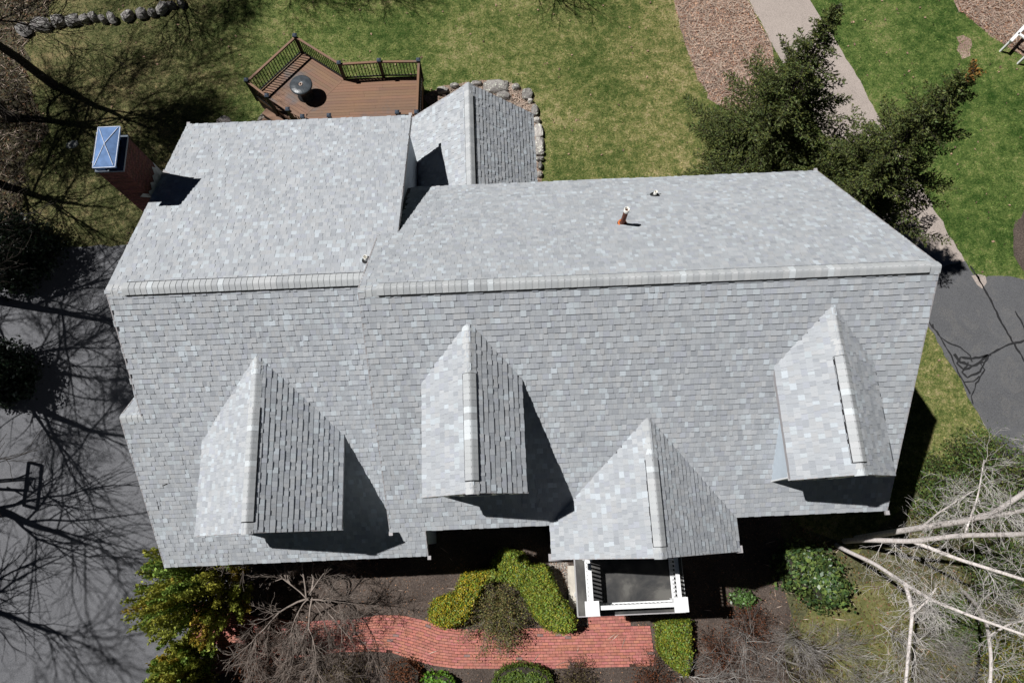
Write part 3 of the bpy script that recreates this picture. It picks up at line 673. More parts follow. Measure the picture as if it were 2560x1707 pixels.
# chimney: brick stack against the wing's gable
ch = empty_part('chimney', house)
CX0, CX1, CY0, CY1, CZ = -10.52, -9.83, 9.50, 10.50, 9.66
b = MB(); b.box(((CX0+CX1)/2, (CY0+CY1)/2, CZ/2), (CX1-CX0-.03, CY1-CY0-.03, CZ)); b.build('mortar_core', M_MORTAR, ch)
BR = Pieces('brick', 'brickwork', 290)
r = np.random.default_rng(4); bh = 0.0667
nz = int(CZ/bh)
for k in range(nz):
    z0 = CZ-(k+1)*bh; z1 = z0+bh-.009
    for face in range(4):
        if face in (0, 2): a0, a1 = CX0, CX1
        else: a0, a1 = CY0, CY1
        L = 0.213; off = (k % 2)*L/2; q = a0-off
        while q < a1:
            u0, u1 = max(a0, q), min(a1, q+L-.010); q += L
            if u1-u0 < .03: continue
            j = r.uniform(0, .003)
            if face == 0: V = [(u0, CY0-j, z0), (u1, CY0-j, z0), (u1, CY0-j, z1), (u0, CY0-j, z1)]; n_ = np.array([0, 1, 0])
            elif face == 2: V = [(u1, CY1+j, z0), (u0, CY1+j, z0), (u0, CY1+j, z1), (u1, CY1+j, z1)]; n_ = np.array([0, -1, 0])
            elif face == 1: V = [(CX1+j, u0, z0), (CX1+j, u1, z0), (CX1+j, u1, z1), (CX1+j, u0, z1)]; n_ = np.array([-1, 0, 0])
            else: V = [(CX0-j, u1, z0), (CX0-j, u0, z0), (CX0-j, u0, z1), (CX0-j, u1, z1)]; n_ = np.array([1, 0, 0])
            V = np.array(V); W = V+n_*.02; g = r.uniform(.7, 1.35)
            if face in (0, 1) or k < 60: BR.add(np.concatenate([V, W]), [(0, 1, 2, 3), (1, 0, 4, 5), (2, 1, 5, 6), (3, 2, 6, 7), (0, 3, 7, 4)], (g, g*r.uniform(.85, 1.15), g*r.uniform(.85, 1.15)), M_BRICK, ch)
b = MB(); b.box(((CX0+CX1)/2, (CY0+CY1)/2, CZ+.03), (CX1-CX0+.05, CY1-CY0+.05, .06)); b.build('crown_slab', mat_simple('crown_dark', (.07, .09, .12), .5), ch)
b = MB(); b.box(((CX0+CX1)/2-.04, (CY0+CY1)/2-.04, CZ+.2), (.50, .80, .28)); b.build('flue_screen', M_BLACK, ch)
b = MB()
for sx in (-1, 1):
    for sy in (-1, 1): b.box(((CX0+CX1)/2+sx*.22-.02, (CY0+CY1)/2+sy*.42-.02, CZ+.22), (.03, .03, .34))
b.box((CX0+.14, CY0+.02, CZ+.10), (.24, .02, .10)); b.build('cap_leg', M_GALV, ch)
x0, x1, y0, y1, zc = -10.36, -9.79, 9.36, 10.53, 10.10
xm, ym = (x0+x1)/2, (y0+y1)/2+.03; ap = (xm+.01, ym, zc+.12); i_ = .045
b = MB(); P = [(x0, y0, zc-.05), (x1, y0, zc-.05), (x1, y1, zc-.05), (x0, y1, zc-.05), (x0, y0, zc), (x1, y0, zc), (x1, y1, zc), (x0, y1, zc), (x0+i_, y0+i_, zc+.02), (x1-i_, y0+i_, zc+.02), (x1-i_, y1-i_, zc+.02), (x0+i_, y1-i_, zc+.02), ap]
b.add(P, [(0, 1, 5, 4), (1, 2, 6, 5), (2, 3, 7, 6), (3, 0, 4, 7), (4, 5, 9, 8), (5, 6, 10, 9), (6, 7, 11, 10), (7, 4, 8, 11), (8, 9, 12), (9, 10, 12), (10, 11, 12), (11, 8, 12), (3, 2, 1, 0)])
lid = b.build('chimney_lid', M_GALV, ch)
b = MB()
for c_ in (P[8], P[9], P[10], P[11]): b.beam(np.array(c_)+[0, 0, .006], np.array(ap)+[0, 0, .006], .016, .012)
for a_, c_ in ((4, 5), (5, 6), (6, 7), (7, 4)): b.beam(np.array(P[a_])+[0, 0, .006], np.array(P[c_])+[0, 0, .006], .02, .012)
b.build('folded_seam', M_SEAM, lid)
# cement smears and saddle flashing at the foot
b = MB(); j = .012
prof = [(10.50, .62), (10.42, .38), (10.34, .55), (10.2, .30), (10.1, .36), (9.98, .18), (9.85, .30), (9.7, .12), (9.56, .20), (9.50, .10)]
P = [(CX1+j, y_, zAB(y_)+.01) for y_, _ in prof]+[(CX1+j, y_, zAB(y_)+h_) for y_, h_ in prof]; n = len(prof)
b.add(P, [(i, n+i, n+i+1, i+1) for i in range(n-1)]); b.add([(CX1-.30, CY0-j, zAB(CY0)+.02), (CX1+.01, CY0-j, zAB(CY0)-.05), (CX1+.01, CY0-j, zAB(CY0)+.16), (CX1-.12, CY0-j, zAB(CY0)+.2)], [(0, 1, 2, 3)])
b.build('cement_smear', M_SMEAR, ch)
BR.flush()
b = MB(); b.add([(CX1, CY1, zAB(CY1)+.03), (CX1, CY1+.12, zAB(CY1+.12)+.04), (CX1+.22, CY1-.05, zAB(CY1-.05)+.03), (CX1+.03, CY1-.2, zAB(CY1-.2)+.04)], [(0, 3, 2, 1)]); b.build('flashing', M_FASCIA, ch)
SH.flush()
tw = MB(); q0 = at((388, 1252), 5.0)
def on_wing(px):
    n = np.array([0, -TF, 1.]); d = RT*(px[0]-CX)/FPX-UP*(px[1]-CY)/FPX+FW; C = np.array([0, 0, CAM_H]); return C+d*(np.dot(np.array([0, ARY, ARZ])-C, n)/np.dot(d, n))+[0, 0, .03]
A_, B_, C_ = on_wing((392, 1249)), on_wing((395, 1262)), on_wing((397, 1272))
tw.cyl(A_, B_, .006, n=5); tw.cyl(B_, C_, .006, n=5); tw.cyl(B_, on_wing((389, 1264)), .004, n=5)
tag(tw.build('fallen_twig', M_DARKBARK), 'small dark twig lying on the lower left front slope of the roof', 'twig')
tw = MB(); tw.cyl(on_wing((407, 1214)), on_wing((418, 1209)), .008, n=5)
tag(tw.build('fallen_twig', M_DARKBARK), 'short straight stick on the left roof slope, above the forked twig', 'twig')

# ------------------------------------------------------------------ portico with white balustrade
po = thing('portico', 'flat black portico roof with white balustrade below the entry gable', 'portico')
PZ = 3.85; px0, px1, pyf, pyb = 1.70, 4.93, -2.45, -0.56
b = MB(); b.box(((px0+px1)/2, (pyf+pyb)/2, PZ-.15), (px1-px0, pyb-pyf, .30)); b.build('fascia', M_WHITE, po)
b = MB(); b.box(((px0+px1)/2, (pyf+pyb)/2, PZ+.006), (px1-px0-.03, pyb-pyf-.03, .012)); b.build('roof_membrane', M_MEMB, po)
b = MB(); b.beam((px0+.02, pyf+.02, PZ+.012), (px1-.02, pyf+.02, PZ+.012), .03, .02); b.beam((px0+.008, pyf, PZ+.012), (px0+.008, pyb, PZ+.012), .022, .02); b.build('drip_edge', M_FASCIA, po)
rz = PZ+1.0; xl, xr, yf = 2.04, 4.56, -2.12
for x in (xl, xr):
    for y in ((yf, -0.75) if True else ()):
        b = MB(); b.box((x, y, PZ+.012+.46), (.20, .20, .92)); post = b.build('post', M_WHITE, po)
        if y == yf: b = MB(); b.box((x, y, rz+.0), (.40, .40, .05)); b.box((x, y, rz-.05), (.32, .32, .05)); b.build('post_cap', M_WHITE, post)
def rail(a, c, n):
    a, c = np.array(a, float), np.array(c, float)
    b = MB(); b.beam([*a, rz-.10], [*c, rz-.10], .115, .06); b.build('top_rail', M_WHITE, po)
    b = MB(); b.beam([*a, PZ+.12], [*c, PZ+.12], .10, .06); b.build('bottom_rail', M_WHITE, po)
    for i in range(n):
        t = (i+.5)/n; p_ = a+(c-a)*t; b = MB(); b.box((*p_, PZ+.50), (.045, .045, .72)); b.build('baluster', M_WHITE, po)
rail((xl, yf+.1), (xl, -.75), 11); rail((xr, yf+.1), (xr, -.75), 11); rail((xl+.1, yf), (xr-.1, yf), 19)
for x in (xl, xr): b = MB(); b.cyl((x, yf, 0), (x, yf, PZ-.3), .14, .12, 16); b.build('column', M_WHITE, po)
for x in (2.7, 3.35, 4.0):
    b = MB(); b.cyl((x, -1.75, PZ+.012), (x, -1.75, PZ+.022), .035, n=12); b.build('drain_cap', M_MEMB, po)

# ------------------------------------------------------------------ back deck
dk = thing('deck', 'brown composite deck with black balusters and brown handrail', 'deck')
DZ = 0.9; RZ_ = 1.87
DP = {k_: at(v_, RZ_)[:2] for k_, v_ in dict(A=(738, 92), B=(848, 160), C=(948, 154), D=(1046.5, 153), E=(617, 203), F=(668.5, 242), G=(720.4, 276), H=(757, 294), I=(823.5, 291.5), J=(993.5, 283.5), K=(1041.5, 283)).items()}
pA, pB, pD, pE, pH, pK = (DP[k_] for k_ in 'ABDEHK')
def clip_line(poly, p, d):
    """interval of line p+t*d inside polygon"""
    ts = []
    n = len(poly)
    for i in range(n):
        a, c = poly[i], poly[(i+1) % n]; e_ = c-a; den = d[0]*e_[1]-d[1]*e_[0]
        if abs(den) < 1e-9: continue
        t = ((a[0]-p[0])*e_[1]-(a[1]-p[1])*e_[0])/den; s = ((a[0]-p[0])*d[1]-(a[1]-p[1])*d[0])/den
        if 0 <= s < 1: ts.append(t)
    return (min(ts), max(ts)) if len(ts) >= 2 else None
def boards(poly, d, bw=0.14, seed=0):
    r = np.random.default_rng(seed); poly = [np.array(p_) for p_ in poly]; d = np.array(d, float); d /= np.linalg.norm(d); nrm = np.array([-d[1], d[0]])
    s = [float(np.dot(p_, nrm)) for p_ in poly]; k = min(s)
    while k < max(s):
        c = clip_line(poly, nrm*(k+bw/2), d)
        if c and c[1]-c[0] > .12:
            cuts = [c[0], c[1]]
            if c[1]-c[0] > 3.6: cuts = [c[0], c[0]+(c[1]-c[0])*r.uniform(.35, .6), c[1]]
            for q in range(len(cuts)-1):
                a_ = nrm*(k+bw/2)+d*(cuts[q]+.002); e_ = nrm*(k+bw/2)+d*(cuts[q+1]-.002); g = r.uniform(.86, 1.12)
                b = MB(); b.beam([*a_, DZ-.0125], [*e_, DZ-.0125], bw-.007, .025, (g, g*r.uniform(.95, 1.05), g)); b.build('deck_board', M_DECK, dk)
        k += bw
div0 = at((853, 203), DZ)[:2]; div1 = at((766, 284), DZ)[:2]
LEFT = [pE, pA, pB, div0, div1, pH]
RIGHT = [div0, np.array([pB[0], pB[1]]), pD, pK, at((1041, 330), DZ)[:2], at((740, 330), DZ)[:2], div1]
RIGHT = [div0+[.0, .0], pB, pD, np.array([pK[0], 13.0]), np.array([div1[0]-.2, 13.0]), div1]
boards(LEFT, pB-pA, 0.14, 1); boards(RIGHT, (1, 0), 0.14, 2)
b = MB(); b.beam([*div0, DZ-.008], [*div1, DZ-.008], .09, .03); b.build('divider_board', M_DECK, dk)
b = MB()
poly = [pE, pA, pB, pD, np.array([pK[0], 12.7]), np.array([pH[0], 12.7]), pH]
b.prism([tuple(p_) for p_ in poly], 0.05, DZ-.04); b.build('substructure', mat_simple('deck_skirt', (.05, .028, .018), .85), dk)
b = MB()
for a_, e_ in ((pE, pA), (pA, pB), (pB, pD), (pD, np.array([pK[0], 13.])), (pE, pH)): b.beam([*a_, DZ-.12], [*e_, DZ-.12], .04, .24)
b.build('rim_board', M_DECK, dk)
def deck_rail(a, c, brown=True):
    a, c = np.array(a, float), np.array(c, float); L = np.linalg.norm(c-a)
    b = MB(); b.beam([*a, RZ_-.02], [*c, RZ_-.02], .09, .035); b.build('handrail', M_DECK, dk)
    b = MB(); b.beam([*a, RZ_-.07], [*c, RZ_-.07], .045, .05); b.build('upper_rail', M_BLACK, dk)
    b = MB(); b.beam([*a, DZ+.09], [*c, DZ+.09], .045, .05); b.build('lower_rail', M_BLACK, dk)
    k = max(2, int(L/.128))
    for i in range(1, k):
        p_ = a+(c-a)*i/k; b = MB(); b.box((*p_, (RZ_+DZ)/2), (.028, .028, RZ_-DZ-.12)); b.build('baluster', M_BLACK, dk)
for a_, e_ in (('E', 'A'), ('A', 'B'), ('B', 'C'), ('C', 'D'), ('D', 'K'), ('K', 'J'), ('E', 'F'), ('G', 'H')): deck_rail(DP[a_], DP[e_])
b = MB(); b.beam([*DP['F'], RZ_-.02], [*DP['G'], RZ_-.02], .09, .035); b.build('handrail', M_DECK, dk)
for k_, p_ in DP.items():
    b = MB(); b.box((*p_, (DZ-.3+RZ_)/2+.03), (.12, .12, RZ_-DZ+.33)); po_ = b.build('post', M_BLACK, dk)
    b = MB(); x, y = p_; s_ = .085
    b.add([(x-s_, y-s_, RZ_+.06), (x+s_, y-s_, RZ_+.06), (x+s_, y+s_, RZ_+.06), (x-s_, y+s_, RZ_+.06), (x-s_, y-s_, RZ_+.10), (x+s_, y-s_, RZ_+.10), (x+s_, y+s_, RZ_+.10), (x-s_, y+s_, RZ_+.10), (x-.03, y-.03, RZ_+.15), (x+.03, y-.03, RZ_+.15), (x+.03, y+.03, RZ_+.15), (x-.03, y+.03, RZ_+.15)],
          [(3, 2, 1, 0), (0, 1, 5, 4), (1, 2, 6, 5), (2, 3, 7, 6), (3, 0, 4, 7), (4, 5, 9, 8), (5, 6, 10, 9), (6, 7, 11, 10), (7, 4, 8, 11), (8, 9, 10, 11)])
    b.build('post_cap', M_POSTCAP, po_)
dse = unit([*(pH-pE), 0])[:2]; nse = np.array([dse[1], -dse[0]]); nse = nse if nse[1] < 0 else -nse
for i, (off, z_) in enumerate(((.26, .60), (.56, .32))):
    a_ = pE+dse*.55+nse*off; e_ = pH+dse*1.6+nse*off
    b = MB(); b.beam([*a_, z_], [*e_, z_], .29, .04); st = b.build('stair_tread', M_DECK, dk)
    b = MB(); b.beam([*(a_+nse*.12), z_/2-.02], [*(e_+nse*.12), z_/2-.02], .025, z_); b.build('riser', M_BLACK, st)
# round stone table
tb = thing('round_table', 'round dark grey table with a hole in its centre on the deck', 'table')
tp = at((752, 212), DZ+.74)
b = MB(); b.lathe(tp, [(.05, -.03), (.05, .015), (.13, .03), (.42, .02), (.46, -.01), (.455, -.07), (.40, -.10), (.05, -.10)], 32)
b.build('tabletop', mat_simple('table_cover', (.05, .058, .066), .35, .35, 5, .6, bscale=7), tb, smooth=True)
b = MB(); b.lathe(tp+[0, 0, .01], [(.075, 0), (.075, .03), (.045, .035), (.045, 0)], 16); b.build('centre_ring', mat_simple('copper_ring', (.45, .33, .27), .4, .2, 8), tb, smooth=True)
b = MB(); b.lathe((tp[0], tp[1], DZ), [(.34, .0), (.34, .06), (.22, .12), (.20, .6), (.30, .66)], 24); b.build('pedestal', M_RUBBER, tb, smooth=True)

# ------------------------------------------------------------------ brick walkway
wk_top = [(480, 1500), (540, 1512), (640, 1540), (760, 1552), (882, 1546), (944, 1536), (1006, 1537), (1065, 1550), (1101, 1565), (1150, 1571), (1335, 1569), (1467, 1566), (1625, 1563)]
wk_bot = [(470, 1700), (540, 1690), (640, 1660), (760, 1640), (860, 1629), (940, 1628), (981, 1631), (1035, 1649), (1079, 1662), (1140, 1670), (1340, 1671), (1482, 1668), (1640, 1664)]
T_ = np.array([at(p_)[:2] for p_ in wk_top]); B_ = np.array([at(p_)[:2] for p_ in wk_bot])
def resample(P, s):
    d = np.r_[0, np.cumsum(np.linalg.norm(np.diff(P, axis=0), axis=1))]; d /= d[-1]; return np.stack([np.interp(s, d, P[:, 0]), np.interp(s, d, P[:, 1])], 1)
par = np.linspace(0, 1, 13)
def Tm(s): return np.array([np.interp(s, par, T_[:, 0]), np.interp(s, par, T_[:, 1])])
def Bm(s): return np.array([np.interp(s, par, B_[:, 0]), np.interp(s, par, B_[:, 1])])
ss = np.linspace(0, 1, 60)
wk_poly = [tuple(Tm(s)) for s in ss]+[tuple(Bm(s)) for s in ss[::-1]]
walk = sheet('walkway', wk_poly, Z1*3, M_JOINT)
entry = G((1469, 1535), (1577, 1533), (1577, 1566), (1469, 1568))
b = MB(); e0, e1 = np.array(entry[0]), np.array(entry[2])
b.add([(e0[0], min(e0[1], e1[1]), Z1*2), (e1[0], min(e0[1], e1[1]), Z1*2), (e1[0], max(e0[1], e1[1])+.3, Z1*2), (e0[0], max(e0[1], e1[1])+.3, Z1*2)], [(0, 1, 2, 3)]); b.build('walkway_bedding', M_JOINT, walk)
PV = Pieces('brick', 'paving_bricks', 300)
r = np.random.default_rng(11); zt = 0.03
def paver(q):
    g = r.uniform(.88, 1.1); h = zt+r.uniform(-.003, .003); q = [np.array(p_) for p_ in q]; c = sum(q)/4; ax = unit([*((q[1]-q[0])+(q[2]-q[3])), 0])[:2]; ay = np.array([-ax[1], ax[0]]); q = [p_-ax*np.sign(np.dot(p_-c, ax))*.004-ay*np.sign(np.dot(p_-c, ay))*.007 for p_ in q]
    V = [(*p_, h) for p_ in q]+[(*p_, .008) for p_ in q]
    t = (g, g*r.uniform(.92, 1.1), g*r.uniform(.9, 1.12))
    if r.random() < .012: t = (.55, .95, 1.1)
    PV.add(np.array(V), [(0, 1, 2, 3), (1, 0, 4, 5), (2, 1, 5, 6), (3, 2, 6, 7), (0, 3, 7, 4)], t, M_PAVER, walk)
NR = 14
for k in range(NR):
    t0, t1 = k/NR, (k+1)/NR
    f = lambda s, t: Tm(s)*(1-t)+Bm(s)*t
    S_ = np.linspace(0, 1, 400); pts = np.array([f(s, (t0+t1)/2) for s in S_]); dd = np.r_[0, np.cumsum(np.linalg.norm(np.diff(pts, axis=0), axis=1))]
    q = -(k % 2)*.105
    while q < dd[-1]:
        a_, e_ = max(0, q), min(dd[-1], q+.21); q += .21
        if e_-a_ < .04: continue
        s0, s1 = np.interp(a_, dd, S_), np.interp(e_, dd, S_)
        if k == NR-1 and r.random() < .03: continue
        paver([f(s0, t1), f(s1, t1), f(s1, t0), f(s0, t0)])
yb_ = Tm(.96)[1]; k = 0
y_ = yb_+.004
while y_ < -1.9:
    x_ = e0[0]-(k % 2)*.105
    while x_ < e1[0]:
        a_, c_ = max(e0[0], x_), min(e1[0], x_+.21); x_ += .21
        if c_-a_ > .04: paver([(a_, y_), (c_, y_), (c_, y_+.104), (a_, y_+.104)])
    y_ += .104; k += 1
PV.flush()

# ------------------------------------------------------------------ stones
def rock(name, c, s, parent=None, seed=0, flat=1.0, tint=(1, 1, 1), rz=None):
    r = np.random.default_rng(seed); n, m = 9, 6; V = []; rz = r.uniform(0, 3) if rz is None else rz
    for i in range(m+1):
        ph = math.pi*i/m
        for j in range(n):
            th = 2*math.pi*j/n; d = np.array([math.sin(ph)*math.cos(th), math.sin(ph)*math.sin(th), math.cos(ph)])
            d = np.sign(d)*np.abs(d)**0.75; k = 1+r.normal(0, .09); V.append(d*np.array(s)/2*k)
    V = np.array(V); V[:n] = V[0]; V[-n:] = V[-1]; cs, sn = math.cos(rz), math.sin(rz)
    V = np.stack([V[:, 0]*cs-V[:, 1]*sn, V[:, 0]*sn+V[:, 1]*cs, V[:, 2]], 1)+np.array([c[0], c[1], c[2]+s[2]*.32])
    F = [(i*n+j, (i+1)*n+j, (i+1)*n+(j+1) % n, i*n+(j+1) % n) for i in range(m) for j in range(n)]
    return mesh_obj(name, V, F, M_ROCK, parent, [tint]*len(F))
wall = thing('stone_wall', 'low dry row of grey field stones in the grass at upper left', 'stone wall')
for i, (x, y, w1, h1) in enumerate([(64, 80, 44, 26), (108, 68, 56, 30), (152, 60, 32, 28), (188, 58, 34, 26), (217, 54, 24, 16), (238, 49, 22, 16), (262, 55, 20, 12), (284, 52, 32, 16), (324, 46, 34, 18), (359, 41, 30, 20), (385, 39, 20, 14), (410, 28, 38, 18), (434, 20, 14, 16), (456, 15, 24, 12)]):
    p_ = at((x, y)); rock('stone', p_, (w1/55, h1/40*.9, .45), wall, 50+i, tint=(.55+.3*(i % 3)/2,)*3)
bd = thing('rock_border', 'curved border of pale lichened rocks around the back sunroom', 'rock border')
for i, (x, y, w1, h1, tt) in enumerate([(1106, 230, 30, 14, 1), (1137, 219, 22, 10, .9), (1191, 214, 28, 10, 1), (1241, 220, 62, 30, .95), (1290, 222, 20, 12, 1), (1258, 244, 34, 20, .8), (1318, 240, 26, 26, .8), (1326, 257, 12, 10, 1.6), (1337, 280, 18, 26, .9), (1342, 305, 17, 12, 1.3), (1346, 331, 22, 34, 1.5), (1348, 364, 22, 32, 1.35), (1349, 386, 22, 12, 1.2), (1350, 401, 20, 10, .9), (1350, 418, 10, 15, .7), (1349, 439, 12, 12, 1.1)]):
    p_ = at((x, y)); rock('stone', p_, (w1/55, h1/46, .30), bd, 90+i, tint=(tt, tt, tt*.97), rz=0.0)
tag(rock('flat_stone', at((182, 363)), (.5, .35, .12), None, 3, tint=(1.3, 1.45, 1.4)), 'single pale flat stone in the grass near the chimney', 'stone')
tag(rock('stone_slab', at((560, 306)), (.62, .62, .12), None, 5, tint=(1, .95, .95), rz=.7), 'brown-grey stone slab peeking out behind the wing eave', 'stone')

# ------------------------------------------------------------------ basketball hoop
hp = thing('basketball_hoop', 'basketball hoop beyond the left edge, its framed backboard shadow falls on the driveway', 'basketball hoop')
sh_up = lambda g, z: g+SUN*z/SUN[2]        # from a shadow point on the ground up the sun ray to height z
zb0, zb1 = 2.95, 3.88
bt0, bt1 = sh_up(at((73, 1155)), zb0), sh_up(at((60, 1262)), zb0)
y0, y1 = bt1[1], bt0[1]; lean = bt0[0]-bt1[0]
f_ = lambda y, z: np.array([bt1[0]+(y-y0)/(y1-y0)*lean, y, z])
b = MB()
for a_, e_ in (((y0, zb0), (y1, zb0)), ((y0, zb1), (y1, zb1)), ((y0, zb0), (y0, zb1)), ((y1, zb0), (y1, zb1))): b.beam(f_(*a_), f_(*e_), .10, .09)
b.build('backboard_frame', M_BLACK, hp)
def mat_clear():
    m, n, l, bb = nodes_of('clear_acrylic'); bb.inputs['Base Color'].default_value = (.9, .95, .95, 1); bb.inputs['Roughness'].default_value = .05; bb.inputs['Alpha'].default_value = .12; return m
g = MB(); a_ = [f_(y0, zb0), f_(y1, zb0), f_(y1, zb1), f_(y0, zb1)]; g.add([p_+[.004, 0, 0] for p_ in a_]+[p_-[.004, 0, 0] for p_ in a_], [(0, 1, 2, 3), (7, 6, 5, 4), (0, 4, 5, 1), (1, 5, 6, 2), (2, 6, 7, 3), (3, 7, 4, 0)]); g.build('backboard', mat_clear(), hp)
ymid = (y0+y1)/2
b = MB()
for a_, e_ in (((ymid-.25, 3.12), (ymid+.25, 3.12)), ((ymid-.25, 3.5), (ymid+.25, 3.5)), ((ymid-.25, 3.12), (ymid-.25, 3.5)), ((ymid+.25, 3.12), (ymid+.25, 3.5))): b.beam(f_(*a_)+[.01, 0, 0], f_(*e_)+[.01, 0, 0], .03, .05)
b.build('target_square', M_BLACK, hp)
b = MB(); rc = f_(ymid, 3.05)+[.36, 0, 0]
for k in range(20):
    t0, t1 = 2*math.pi*k/20, 2*math.pi*(k+1)/20; b.cyl(rc+[.23*math.cos(t0), .23*math.sin(t0), 0], rc+[.23*math.cos(t1), .23*math.sin(t1), 0], .018, n=6)
b.beam(f_(ymid, 3.03), rc-[.22, 0, .02], .16, .03); b.build('rim', M_BLACK, hp)
b = MB()
for k in range(12):
    t = 2*math.pi*k/12
    for s_ in (1, -1): b.cyl(rc+[.22*math.cos(t), .22*math.sin(t), 0], rc+[.13*math.cos(t+s_*.5), .13*math.sin(t+s_*.5), -.4], .009, n=4)
b.build('net', M_BLACK, hp)
pb = f_(ymid, 3)-[1.9, 0, 0]
b = MB()
for dy in (-.22, .22):
    for zz in (3.05, 3.45): b.beam(f_(ymid+dy, zz)-[.03, 0, 0], [pb[0], pb[1]+dy*.4, zz-.35], .06, .06)
b.beam(f_(ymid-.45, 3.1)-[.03, 0, 0], [pb[0]+1.2, pb[1]-.1, 2.95], .05, .05); b.beam(f_(ymid+.45, 3.3)-[.03, 0, 0], [pb[0]+1.2, pb[1]+.1, 3.0], .05, .05)
b.build('support_arm', M_BLACK, hp)
b = MB(); b.box((pb[0]-.05, pb[1], 1.65), (.14, .14, 3.3)); b.build('pole', M_BLACK, hp)

# ------------------------------------------------------------------ bench at the upper right corner
bn = thing('bench', 'white wooden bench end on the leaf litter at upper right corner', 'bench')
b0 = at((2527, 103), .75); dr = unit(at((2562, 66), .75)-b0); nr_ = np.array([dr[1], -dr[0], 0])
b = MB(); b.beam(b0, b0+dr*1.8, .13, .05); b.build('seat_board', M_WHITE, bn)
b = MB(); b.beam(b0+dr*.55, b0+dr*.55+nr_*1.1, .11, .05); b.build('cross_board', M_WHITE, bn)
for t in (.1, 1.6):
    for k in (0, .9):
        p_ = b0+dr*t+nr_*k; b = MB(); b.box((p_[0], p_[1], .36), (.08, .08, .72)); b.build('leg', M_WHITE, bn)

# ------------------------------------------------------------------ vegetation tools
def tubes(name, segs, mat, parent=None, sides=4, **kw):
    """segs: array (n,8): p0,p1,r0,r1"""
    S_ = np.array(segs, float); p0, p1, r0, r1 = S_[:, :3], S_[:, 3:6], S_[:, 6], S_[:, 7]
    d = p1-p0; d /= np.linalg.norm(d, axis=1)[:, None]+1e-9
    ref = np.where(np.abs(d[:, 2:3]) > .9, np.array([[1., 0, 0]]), np.array([[0, 0, 1.]])); s1 = np.cross(d, ref); s1 /= np.linalg.norm(s1, axis=1)[:, None]+1e-9; s2 = np.cross(d, s1)
    n = len(S_); V = np.zeros((n, 2*sides, 3))
    for k in range(sides):
        t = 2*math.pi*k/sides; o = math.cos(t)*s1+math.sin(t)*s2
        V[:, k] = p0+o*r0[:, None]; V[:, sides+k] = p1+o*r1[:, None]
    base = (np.arange(n)*2*sides)[:, None]; F = []
    for k in range(sides): F.append(np.concatenate([base+k, base+(k+1) % sides, base+sides+(k+1) % sides, base+sides+k], 1))
    F = np.stack(F, 1).reshape(-1, 4)
    return mesh_obj(name, V.reshape(-1, 3), F, mat, parent, None, True, **kw)
def grow(segs, r, p, d, L, rad, depth, up=0.15, spread=0.55, kids=(3, 5), shrink=.68, wig=.16, minr=.004, twigs=None):
    k = max(3, int(3+depth)); p = np.array(p, float); d = unit(d); pts = [p.copy()]; rs = [rad]
    for i in range(k):
        d = unit(d+r.normal(0, wig, 3)+np.array([0, 0, up*.3])); p = p+d*L/k; rr = rad*(1-.55*(i+1)/k)
        segs.append((*pts[-1], *p, max(minr, rs[-1]), max(minr, rr))); pts.append(p.copy()); rs.append(rr)
        if depth > 0 and i >= (1 if depth > 2 else 0):
            for _ in range(r.integers(1, max(2, kids[1]-kids[0]+1))):
                a = unit(r.normal(0, 1, 3)); a = unit(a-d*np.dot(a, d)); nd = unit(d*(1-spread)+a*spread+np.array([0, 0, up]))
                grow(segs, r, p, nd, L*shrink*r.uniform(.75, 1.1), max(minr, rr*.62), depth-1, up, spread, kids, shrink, wig, minr)
    if depth > 0:
        grow(segs, r, p, d, L*shrink, max(minr, rs[-1]), depth-1, up, spread, kids, shrink, wig, minr)
def cards(C, size, r, nb=None, aspect=1.6, flat=0.0):
    """leaf-shaped quads (n,4,3) at centres C; nb = preferred normals"""
    n = len(C); N = r.normal(0, 1, (n, 3))
    if nb is not None: N = N*.55+nb
    N /= np.linalg.norm(N, axis=1)[:, None]; A = np.cross(N, r.normal(0, 1, (n, 3))); A /= np.linalg.norm(A, axis=1)[:, None]+1e-9; Bv = np.cross(N, A)
    s = (size*r.uniform(.6, 1.3, n))[:, None]
    return np.stack([C-A*s*aspect/2, C-Bv*s/2, C+A*s*aspect/2, C+Bv*s/2], 1)
def leafmesh(name, Q, mat, parent, tint, **kw):
    n = len(Q); return mesh_obj(name, Q.reshape(-1, 3), np.arange(n*4).reshape(n, 4), mat, parent, tint, False, **kw)
def tints(n, r, lo=.6, hi=1.4, cols=((1, 1, 1),)):
    c = np.array(cols)[r.integers(0, len(cols), n)]; return c*r.uniform(lo, hi, (n, 1))

